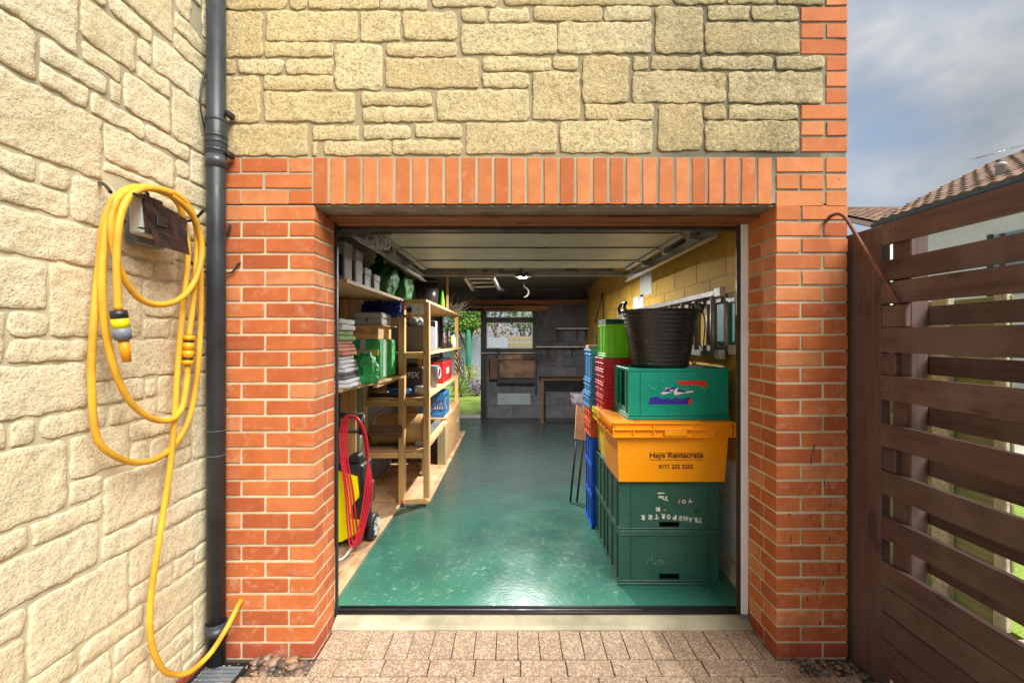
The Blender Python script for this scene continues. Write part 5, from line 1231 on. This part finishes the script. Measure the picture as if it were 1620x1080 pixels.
A = hp(187,491,.072); D = hp(201,572,.075)-A; q = lambda f: A+D*f
t = thing('hose_nozzle', 'yellow, grey and black spray nozzle at the free end of the hose', 'nozzle', tuple(A))
seg(q(0),q(.14),.023,.023,'black','locking_nut',t); seg(q(.142),q(.33),.0215,.024,'yellow','collar',t); seg(q(.332),q(.56),.0255,.022,'grey_pl','grip',t); seg(q(.562),q(1),.0155,.012,'orange_pl','spout',t)
for k in range(8):
    a = k*math.pi/4; o_ = Vector((math.cos(a),math.sin(a),0))*.023; MB().tube([q(.38)+o_,q(.53)+o_*.92], .002, 5).build('grip_rib', M['grey_pl'], t)
A = hp(299,531,.026); D = hp(296.5,577,.026)-A
t = thing('hose_connector', 'orange straight connector joining two lengths of the yellow hose', 'connector', tuple(A))
for f0, f1, rr_, m in ((0,.16,.0215,'orange_pl'),(.165,.24,.018,'black'),(.245,.50,.020,'orange_pl'),(.51,.76,.020,'orange_pl'),(.765,.84,.018,'black'),(.845,1,.0205,'orange_pl')): seg(q(f0),q(f1),rr_,rr_,m,'coupling',t)
for lab, pts in (('left black wall hook carrying the hose coil', [(158,290),(163,291),(170,297),(175,304)]),('middle black wall hook carrying the hose coil', [(226,294),(230,302),(234,309),(226,311),(212,307)]),('right black wall hook with upturned tip carrying the hose coil', [(286,348),(294,350),(305,348),(314,341),(323,332)])):
    t = thing('hose_hook', lab, 'hook', tuple(hp(pts[0][0],pts[0][1])), 'black hooks that hold the hose')
    k = len(pts); MB().tube([hp(x,y,-.03+ (.12*i/(k-1) if i < k-1 else .125)) for i,(x,y) in enumerate(pts)], .0055, 8, smooth=5).build('rod', M['black'], t)
    MB().tube([hp(pts[0][0],pts[0][1],-.055),hp(pts[0][0],pts[0][1],-.028)], .0055, 8).build('shank', M['black'], t)
t = thing('taped_light_box', 'grey outdoor light box wrapped in brown-black tape under the hose coil', 'light box', (XW, -.4, 1.85))
dA, dB = 1.555, 1.755; y0, y1 = Yd(dA), Yd(dB)
def LZ(py): return CAMH-(py-535)*1.60/F
b = MB(); b.box(XW+.006, -1.335, y0+.04, y1-.03, 1.80, 1.93, .004); b.build('back_box', M['grey_pl'], t)
MB().box(-1.334, -1.285, y0, y0+.10, LZ(374), LZ(316), .012, seg=3).build('side_body', M['lightgrey'], t)
MB().box(-1.3345, -1.286, y0+.004, y0+.1, LZ(342), LZ(311), .010, seg=2).build('taped_top', M['tape'], t)
def quadface(pts, m, n, th=.006):
    b = MB(); b.prism(pts, (th,0,0)); bmesh.ops.subdivide_edges(b.bm, edges=b.bm.edges[:], cuts=4, use_grid_fill=True)
    for v in b.bm.verts: v.co.x += noise.noise(v.co*22)*.006
    b.build(n, M[m], t)
quadface([(-1.284,y0,LZ(313)),(-1.284,y0+.01,LZ(372)),(-1.284,y1,LZ(366)),(-1.284,y1+.005,LZ(330))], 'tape', 'taped_front', .008)
quadface([(-1.280,y0+.02,LZ(362)),(-1.266,y0+.03,LZ(388)),(-1.266,y1+.0,LZ(391)),(-1.278,y1-.002,LZ(364))], 'tape', 'tape_flap', .004)
bx(-1.275,-1.270,y0+.05,y0+.10,LZ(356),LZ(340),'black','lens',t,.002); bx(-1.3,-1.284,y0,y1,LZ(366),LZ(364),'black','hinge_edge',t,0)
0 and quadface([(-1.2835,y0-.004,LZ(362)),(-1.2835,y0+.03,LZ(396)),(-1.2835,y0+.035,LZ(396)),(-1.2835,y0+.02,LZ(362))], 'lightgrey', 'tape_edge', .004)
cb = thing('power_cable', 'black cable running from the taped box behind the downpipe', 'cable', (-1.33, -.2, 1.7))
MB().tube([hp(285,382,.05),hp(291,397,.0),hp(300,412,-.02),hp(315,426,-.03),hp(329,431,-.03),Vector((-1.30,-.013,1.755)),Vector((-1.268,-.012,1.775)),Vector((-1.256,-.009,1.80)),Vector((-1.250,.0,1.805))], .004, 8, smooth=6).build('cable', M['cable'], cb)
cb = thing('power_cable', 'short black cable loop on the brick just above, right of the downpipe', 'cable', (-1.28, -.01, 1.95))
MB().tube([(xf(352),-.012,Zp(378,2.06)),(xf(361),-.014,Zp(375,2.06)),(xf(365),-.014,Zp(366,2.06)),(xf(367),-.012,Zp(356,2.06))], .0055, 8, smooth=5).build('cable', M['cable'], cb)
cb = thing('power_cable', 'black cable bowing down the side wall beside the upper downpipe', 'cable', (-1.37, -.05, 2.6))
MB().tube([hp(329,100,-.03),hp(323,120,-.03),hp(317.5,150,-.03),hp(318,175,-.03),hp(324,205,-.03),hp(328,228,-.03)], .004, 8, smooth=5).build('cable', M['cable'], cb)
cb = thing('telephone_wire', 'thin pale wire crossing the side wall near the top', 'wire', (-1.37, -.1, 2.9))
MB().tube([hp(301,34,-.035),hp(308,42,-.03),hp(316,58,-.03),hp(328,73,-.035)], .0025, 6, smooth=5).build('wire', M['box_white'], cb)
# cracks and mortar hole where the hose enters are left to the tube end; black mark on the brick at the cable
t = thing('gate_stay', 'bent brown metal rod reaching from the brick pier to the brown fence', 'rod', (1.44, 0, 2.0))
Pd = lambda px, py, d: Vector((Xp(px,d), Yd(d), Zp(py,d)))
MB().tube([Pd(1307,350,2.08),Pd(1309,347.5,2.045),Pd(1316,341,2.02),Pd(1328,338.5,2.0),Pd(1339,347,1.985),Pd(1357,376,1.95),Pd(1380,413,1.905),Pd(1400,445,1.86),Pd(1421,479,1.80)], .0075, 10, smooth=6).build('rod', M['rust'], t)

# ---------------------------------------------------------------- brown hit-and-miss fence on the right
FX = 1.560
fe = thing('brown_fence', 'dark brown stained fence of horizontal boards to the right of the brick pier', 'fence', (FX, -1, 0))
def fzz(py): return CAMH-(py-535)/372.4
MB().box(FX, FX+.045, -.150, .07, -.04, Zp(375,2.08)+.012, .004).build('end_post', M['fence_z'], fe)
MB().box(FX+.024, FX+.095, -.270, -.182, .0, 1.93, .004).build('post', M['fence_z'], fe)
MB().box(FX+.024, FX+.095, -1.95, -1.86, .0, 1.93, .004).build('post', M['fence_z'], fe)
boards = [(356,389),(416.5,439.5),(449,482),(519,557),(593,631),(668.6,704.7),(742,779),(814,849.5),(886,923),(924.5,963.5),(965,1003.5),(1005,1039),(1040.5,1060)]
boards[1] = (416,440.5)
def board(x0, x1, y0, y1, z0, z1, m='fence', n='board'):
    b = MB(); b.box(x0, x1, y0, y1, z0, z1)
    bmesh.ops.subdivide_edges(b.bm, edges=[e for e in b.bm.edges if abs((e.verts[0].co-e.verts[1].co).y) > .3], cuts=24)
    s0 = R.uniform(0, 50)
    for v in b.bm.verts: v.co.z += noise.noise(Vector((s0, v.co.y*1.6, 0)))*.0035 + noise.noise(Vector((s0, v.co.y*9, 3)))*.0012; v.co.x += noise.noise(Vector((s0+9, v.co.y*1.4, 0)))*.003
    return b.build(n, M[m], fe)
zmap = lambda a: fzz(a)
for k, (a, c) in enumerate(boards):
    z1, z0 = zmap(a), zmap(c)
    if k == 1: z1, z0 = 1.785, 1.70
    board(FX, FX+.022, -2.6, -.153 + (.0 if k != 7 else -.001), max(z0, .004), z1)
# rear boards show in the gaps
for a, c in ((482,520),(557,594),(631,669),(704,743),(779,815),(849,887)):
    board(FX+.097, FX+.118, -2.6, -.10, zmap(c)+.012, zmap(a)-.014, 'fence', 'rear_board')
for a, c in ((483,518.5),(557.5,592.5),(705,741.5)):
    MB().box(FX+.001, FX+.0235, -.272 if a < 500 else -.222, -.154, zmap(c)+.002, zmap(a)-.002, .003).build('packing_block', M['fence'], fe)
for a in (905,940,830,760,690,612,538,465,370,985,1020):
    for y in (-.20, -.225): MB().tube([(FX-.0012,y,zmap(a)),(FX+.002,y,zmap(a))], .003, 6).build('nail', M['dark_steel'], fe)

# dark splashes on the right brick pier, dead leaves round the gully
for (cx_, ya_, yb_, w_) in ((345,60,78,7),(341,78,110,3),(332,110,145,5),(437,95,118,3),(388,215,240,4),(413,315,325,6),(240,355,372,4),(330,358,372,3),(245,448,482,5),(249,500,520,3),(410,455,475,5),(445,434,442,6),(450,565,612,4),(335,582,598,3),(290,655,665,5),(383,640,668,4),(315,712,730,6),(352,702,710,4),(370,818,832,8),(372,842,858,4),(278,925,950,3),(470,820,826,5),(210,700,712,3),(355,636,642,4)):
    px = 1160+cx_/2.7; py0 = 680+ya_/2.7; py1 = 680+yb_/2.7; w = w_/2.7/2
    MB().prism([(Xp(px-w*.5,2.06),-.0022,Zp(py1,2.06)),(Xp(px+w*.4,2.06),-.0022,Zp(py1,2.06)),(Xp(px+w,2.06),-.0022,Zp(py0,2.06)),(Xp(px-w*.7,2.06),-.0022,Zp(py0,2.06))],(0,.0012,0)).build('tar_splash', M['black'], fac)
b = MB(); rl = random.Random(11)
for k in range(70):
    x, y = (rl.uniform(-1.37,-1.17), rl.uniform(-.23,-.04)) if k < 34 else (rl.uniform(-1.17,-.9), rl.uniform(-.12,-.01)) if k < 46 else (rl.uniform(1.2,1.55), rl.uniform(-.14,-.01)) if k < 58 else (rl.uniform(-.9,1.3), rl.uniform(-.5,.18))
    a_ = rl.uniform(0, 6.3); s_ = rl.uniform(.004,.011); z = .009 if k < 46 else .004; c_, q_ = math.cos(a_)*s_, math.sin(a_)*s_
    vs = [b.bm.verts.new(p) for p in ((x-c_,y-q_,z),(x+q_*.4,y-c_*.4,z+.003),(x+c_,y+q_,z+.001),(x-q_*.4,y+c_*.4,z+.002))]; b.bm.faces.new(vs)
o = b.build('dead_leaves', M['leaf_dry']); tag(o, 'scraps of dead leaves blown onto the gully, pebbles and pavers', 'leaf litter', kind='stuff')

# ---------------------------------------------------------------- garden, neighbour, back garden
mf = thing('garden_fence', 'weathered mossy board fence behind the brown fence', 'fence', (2.45, 1, 0))
for k in range(9): MB().box(2.46, 2.48, .16, 5, .13+k*.172, .13+k*.172+.168, .004).build('board', M['mossy'], mf)
MB().box(2.453, 2.49, .24, 5, -.02, .12, .004).build('gravel_board', M['mossy'], mf)
MB().box(2.44, 2.47, .165, .225, 0, 1.70, .004).build('post', M['pale_post'], mf)
MB().box(2.415, 2.459, Yd(2.50), Yd(2.60), 0, 1.72, .006).build('concrete_post', M['pale_post'], mf)
MB().box(2.39, 2.459, Yd(3.4), Yd(3.5), 0, 1.95, .006).build('concrete_post', M['pale_post'], mf)
MB().box(1.74, 2.30, -2.5, 6, -.044, -.03).build('side_path', M['gravel'], kind='structure')
MB().box(2.52, 5.2, -3.0, 20, -.044, -.02).build('side_lawn', M['grass'], kind='structure')
MB().box(5.2, 10.0, -4.0, 14, -.044, .0).build('bounce_slab', M['bounce_ground'], kind='structure')  # pale ground added to bounce light up onto the house wall
o = MB().box(2.2, 3.3, -1.3, .12, -.02, .0).build('side_gravel', M['gravel'], kind='structure')
MB().box(-14, 9.5, 6.06, 12.2, -.044, .0).build('back_lawn', M['grass'], kind='structure')
# neighbour's house
EX, EZ = 9.7, Zp(356,12.0)
nh = thing('neighbour_house', 'white rendered neighbouring house with brown tiled roof behind the fence', 'house', (EX+3, 5, 0))
ye = Yd(12.0); ys = Yd(3.5); pit = math.radians(26.5)
MB().box(EX+.35, EX+8.2, ys, ye-.1, -.05, EZ+.15).build('wall', M['house_white'], nh)
for (px0, px1) in ((1567, 1640),):
    xw = EX+.35; d1 = xw*F/(px0-812); d0 = xw*F/(px1+30-812)
    wdw = MB().box(xw-.05, xw-.002, Yd(d0), Yd(d1), 2.35, 3.6).build('window', M['glass'], nh)
    for yy_ in (Yd(d1)-.10, Yd(d0)): MB().box(xw-.08, xw-.051, yy_, yy_+.10, 2.32, 3.63).build('frame', M['dark_steel'], wdw)
    MB().box(xw-.075, xw-.051, Yd(d1)-.32, Yd(d1)-.24, 2.32, 3.6).build('frame', M['rust'], wdw)
MB().tube([(EX-.06,ys,EZ-.01),(EX-.06,ye+.05,EZ-.01)], .07, 12).build('gutter', M['gutter'], nh)
MB().box(EX-.02, EX+.34, ys, ye+.0, EZ-.12, EZ-.09).build('soffit', M['gutter'], nh); MB().box(EX-.0, EX+.02, ys, ye, EZ-.10, EZ+.04).build('fascia', M['gutter'], nh)
sp = Vector((math.cos(pit), 0, math.sin(pit)))
b = MB(); b.hexa([(EX-.05,ys,EZ+.0),(EX+4.2,ys,EZ+4.25*math.tan(pit)),(EX+4.2,ye,EZ+4.25*math.tan(pit)),(EX-.05,ye,EZ+.0)], [(EX-.05,ys,EZ+.04),(EX+4.2,ys,EZ+.04+4.25*math.tan(pit)),(EX+4.2,ye,EZ+.04+4.25*math.tan(pit)),(EX-.05,ye,EZ+.04)])
b.build('roof', M['tile_bed'], nh)
def tile_mesh(w, l):
    me = bpy.data.meshes.new('roof_tile'); vs = []; fs = []; n = 8
    for j, (v, lift) in enumerate(((0, .045), (l, .012))):
        for i in range(n+1):
            u = i/n; vs.append((u*w, v, lift + .022*math.cos(u*2*math.pi)+.022))
    for i in range(n+1): vs.append((i/n*w, 0, 0.0))
    for i in range(n): fs += [(i, i+1, n+2+i, n+1+i), (2*(n+1)+i, 2*(n+1)+i+1, i+1, i)]
    me.from_pydata(vs, [], fs); me.materials.append(M['tile']); return me
tm = tile_mesh(.30, .36); tm2 = tile_mesh(.36, .36)
# local axes: u runs along the eave, v up the slope
rotA = Matrix((( 0, math.cos(pit), -math.sin(pit)), (-1, 0, 0), (0, math.sin(pit), math.cos(pit)))).to_euler()
ro = [o for o in nh.children if o.name.startswith('roof')][0]
nrows = 11; ncol = int((ye-ys)/.30)
extra = []
for k in range(ncol):
    for j in range(nrows):
        p = Vector((EX-.07, ye-.0-k*.30, EZ+.045)) + sp*(j*.335)
        link('roof_tile', tm, M['tile'], nh, p, rotA)
b = MB(); b.tube([Vector((EX+4.1*1, ys, EZ+.1+4.15*math.tan(pit))), Vector((EX+4.1, ye, EZ+.1+4.15*math.tan(pit)))], .10, 8); b.build('ridge', M['tile'], nh)
v0 = Vector((EX+.42, Yd(EX*F/(1583-812))+.55, EZ+.30)); v0 = Vector((10.35, Yd(10.35*F/(1583-812)), 0)); v0.z = EZ+(.65+.05)*math.tan(pit)+.03
MB().lathe([(.085,v0.z),(.08,v0.z+.24),(.10,v0.z+.25),(.10,v0.z+.30),(.03,v0.z+.34)], (v0.x,v0.y,0), n=16).build('vent_pipe', M['lightgrey'], nh)
an = MB(); dq = 9.6
an.tube([Pd(1546,250.5,dq),Pd(1632,226,dq)], .010, 6)
for k in range(12):
    p = Pd(1549+k*7,249.5-k*2,dq); an.tube([p+Vector((-.0,-.16,-.03)), p+Vector((0,.16,.03))], .005, 5)
an.tube([Pd(1628,228,dq), Pd(1628,228,dq)-Vector((0,0,.9))], .02, 6)
an.build('aerial', M['steel'], nh)
# far roof, facing the camera
f2 = thing('far_house', 'farther house with a low brown tiled roof seen past the brick pier', 'house', (17, 18, 0))
dR, dE = 20.0, 15.5; zR = Zp(332,dR); zE = zR-(dR-dE)*.42; xa, xb2 = 12.5, Xp(1470,dR)
MB().box(xa, xb2+3, Yd(dE)+.3, Yd(dR)+4, -.05, zE).build('wall', M['house_white'], f2)
MB().hexa([(xa,Yd(dE),zE-.03),(xb2+3,Yd(dE),zE-.03),(xb2+3,Yd(dR),zR-.03),(xa,Yd(dR),zR-.03)],[(xa,Yd(dE),zE),(xb2+3,Yd(dE),zE),(xb2+3,Yd(dR),zR),(xa,Yd(dR),zR)]).build('roof', M['tile_bed'], f2)
pit2 = math.atan(.42); rotB = (pit2, 0, 0); s2 = Vector((0, math.cos(pit2), math.sin(pit2)))
for j in range(14):
    for k in range(17):
        link('roof_tile', tm2, M['tile'], f2, Vector((13.3+k*.36, Yd(dE), zE+.002)) + s2*(j*.345), rotB)
MB().tube([(xa,Yd(dR),zR+.03),(xb2+3,Yd(dR),zR+.03)], .11, 8).build('ridge', M['tile'], f2)

# plants
def leaves(b, c, rx, ry, rz, n, s, rnd):
    for _ in range(n):
        while True:
            p = Vector((rnd.uniform(-1,1), rnd.uniform(-1,1), rnd.uniform(-1,1)))
            if .25 < p.length < 1: break
        k = 1+.35*noise.noise(p*2.3+Vector(c))
        p = Vector((c[0]+p.x*rx*k, c[1]+p.y*ry*k, c[2]+p.z*rz*k)); a = Vector((rnd.uniform(-1,1), rnd.uniform(-1,1), rnd.uniform(-.7,.7))).normalized()*s*rnd.uniform(.6,1.3); d_ = a.orthogonal().normalized()*s*.4
        d_.rotate(Matrix.Rotation(rnd.uniform(0,6.3), 3, a))
        vs = [b.bm.verts.new(q_) for q_ in (p, p+a*.5+d_, p+a, p+a*.5-d_)]; b.bm.faces.new(vs)
def tree(name, label, x, y, h, crown, n, s, m, cat, seed):
    rnd = random.Random(seed); t = thing(name, label, cat, (x, y, 0))
    b = MB(); zc = crown[0][3]
    b.tube([(x,y,-.05),(x+.05,y,h*.4),(x-.03,y,h*.8)], [.09,.06,.03], 8)
    for c in crown: b.tube([(x,y,h*.45),(x+c[0]*.6,y+c[1]*.6,(h*.45+c[2])/2+.1),(x+c[0],y+c[1],c[2])], [.035,.015], 6)
    b.build('trunk', M['bark'], t)
    b = MB()
    for c in crown: leaves(b, (x+c[0],y+c[1],c[2]), c[3], c[4], c[5], n, s, rnd)
    b.build('crown', M[m], t, kind='stuff')
tree('conifer_tree', 'bright green layered tree seen through the back door', -1.35, 11.2, 2.3, [(-.1,0,2.2,.7,.4,.25),(.15,-.1,1.9,.6,.4,.16),(-.3,0,1.75,.6,.4,.14),(.3,.1,2.45,.45,.4,.22),(.1,0,2.75,.5,.4,.2)], 1300, .075, 'leaf', 'tree', 2)
tree('conifer_tree', 'green bushy tree seen through the back window', .35, 13.2, 2.9, [(0,0,2.3,.7,.5,.5),(.5,.2,1.9,.6,.4,.35),(-.4,0,2.7,.5,.4,.4)], 620, .08, 'leaf', 'tree', 4)
tree('woodland_tree', 'grey-green tree behind the fence, left of the window view', -.75, 16.5, 3.6, [(0,0,2.7,.7,.6,.6),(.4,.2,3.3,.8,.5,.5),(-.7,0,3.4,.7,.5,.6)], 520, .09, 'leaf_dark', 'tree', 6)
tree('woodland_tree', 'taller dark tree behind the fence, right of the window view', 1.3, 17.5, 4.0, [(0,0,3.0,.9,.6,.8),(-.7,.2,3.6,.9,.5,.6),(.4,0,2.2,.6,.5,.5)], 520, .09, 'leaf_dark', 'tree', 9)
tree('woodland_tree', 'dark tree far left behind the back garden fence', -3.0, 17.0, 4.0, [(0,0,3.0,1.1,.6,.9),(.9,.2,3.2,.9,.5,.7)], 520, .09, 'leaf_dark', 'tree', 12)
gf_ = thing('back_garden_fence', 'pale blue-grey painted fence across the end of the back garden', 'fence', (0, Yd(14), 0))
for k in range(26): MB().box(-5+k*.36, -5+k*.36+.355, Yd(14), Yd(14)+.03, 0, Zp(534,14)+R.uniform(-.01,.01), .005).build('panel', M['render_wall'], gf_)
t = thing('rotary_dryer', 'folded rotary clothes dryer in a green cover on the back lawn', 'clothes dryer', (Xp(740,12.6), Yd(12.6), 0))
xx = Xp(741,12.6); MB().tube([(xx-.05,Yd(12.6),0),(xx-.04,Yd(12.6),.7)], .02, 8).build('pole', M['white'], t)
b = MB(); b.lathe([(.02,Zp(585,12.6)),(.085,Zp(582,12.6)),(.08,Zp(560,12.6)),(.075,Zp(530,12.6)),(.05,Zp(524,12.6)),(.02,Zp(521,12.6))], (xx,Yd(12.6),0), n=16)
b.build('cover', M['dryer_green'], t)
def shrub(label, x, y, w, h, n, m, seed, s=.05, name='shrub'):
    rnd = random.Random(seed); t = thing(name, label, 'shrub', (x, y, 0)); b = MB(); leaves(b, (x,y,h*.55), w/2, w/3, h*.5, n, s, rnd); b.build('foliage', M[m], t, kind='stuff')
    b = MB()
    for k in range(6): b.tube([(x+R.uniform(-.04,.04),y,0),(x+R.uniform(-.3,.3)*w,y,h*.6)], .007, 5)
    b.build('stems', M['bark'], t)
shrub('yellow-green shrub around the foot of the dryer', Xp(742,12), Yd(12), .75, .75, 700, 'leaf_yellow', 1)
shrub('lilac flowering shrub at the edge of the back lawn', Xp(754,11.4), Yd(11.4), .55, .42, 700, 'leaf_purple', 2)
shrub('pale green shrub near the lilac one', Xp(728,11.2), Yd(11.2), .5, .5, 500, 'leaf', 3)
shrub('dry orange grass clump on top of the bank, left of the window', Xp(750,15.5), Yd(15.5), 1.2, 2.2, 900, 'leaf_dry', 4, .1)
shrub('dry straw coloured clump behind the fence in the window view', Xp(800,15.5), Yd(15.5), 1.5, 2.1, 500, 'leaf_dry', 5, .1)
t = thing('timber_stack', 'stack of pale weathered planks outside the back window', 'timber stack', (Xp(822,9.2), Yd(9.2), 0))
for k in range(11):
    MB().box(Xp(803,9.2)+R.uniform(-.02,.02), Xp(842,9.2), Yd(9.2), Yd(9.2)+.6, .12+k*.128, .12+k*.128+.10, .005).build('plank', M['treated'], t)
for x in (Xp(806,9.2), Xp(838,9.2)):
    MB().box(x, x+.05, Yd(9.2)+.02, Yd(9.2)+.58, .0, .119).build('bearer', M['treated'], t)

for o in bpy.data.objects:
    if o.parent is None and o.get('category') and not o.get('kind'): o['kind'] = 'thing'
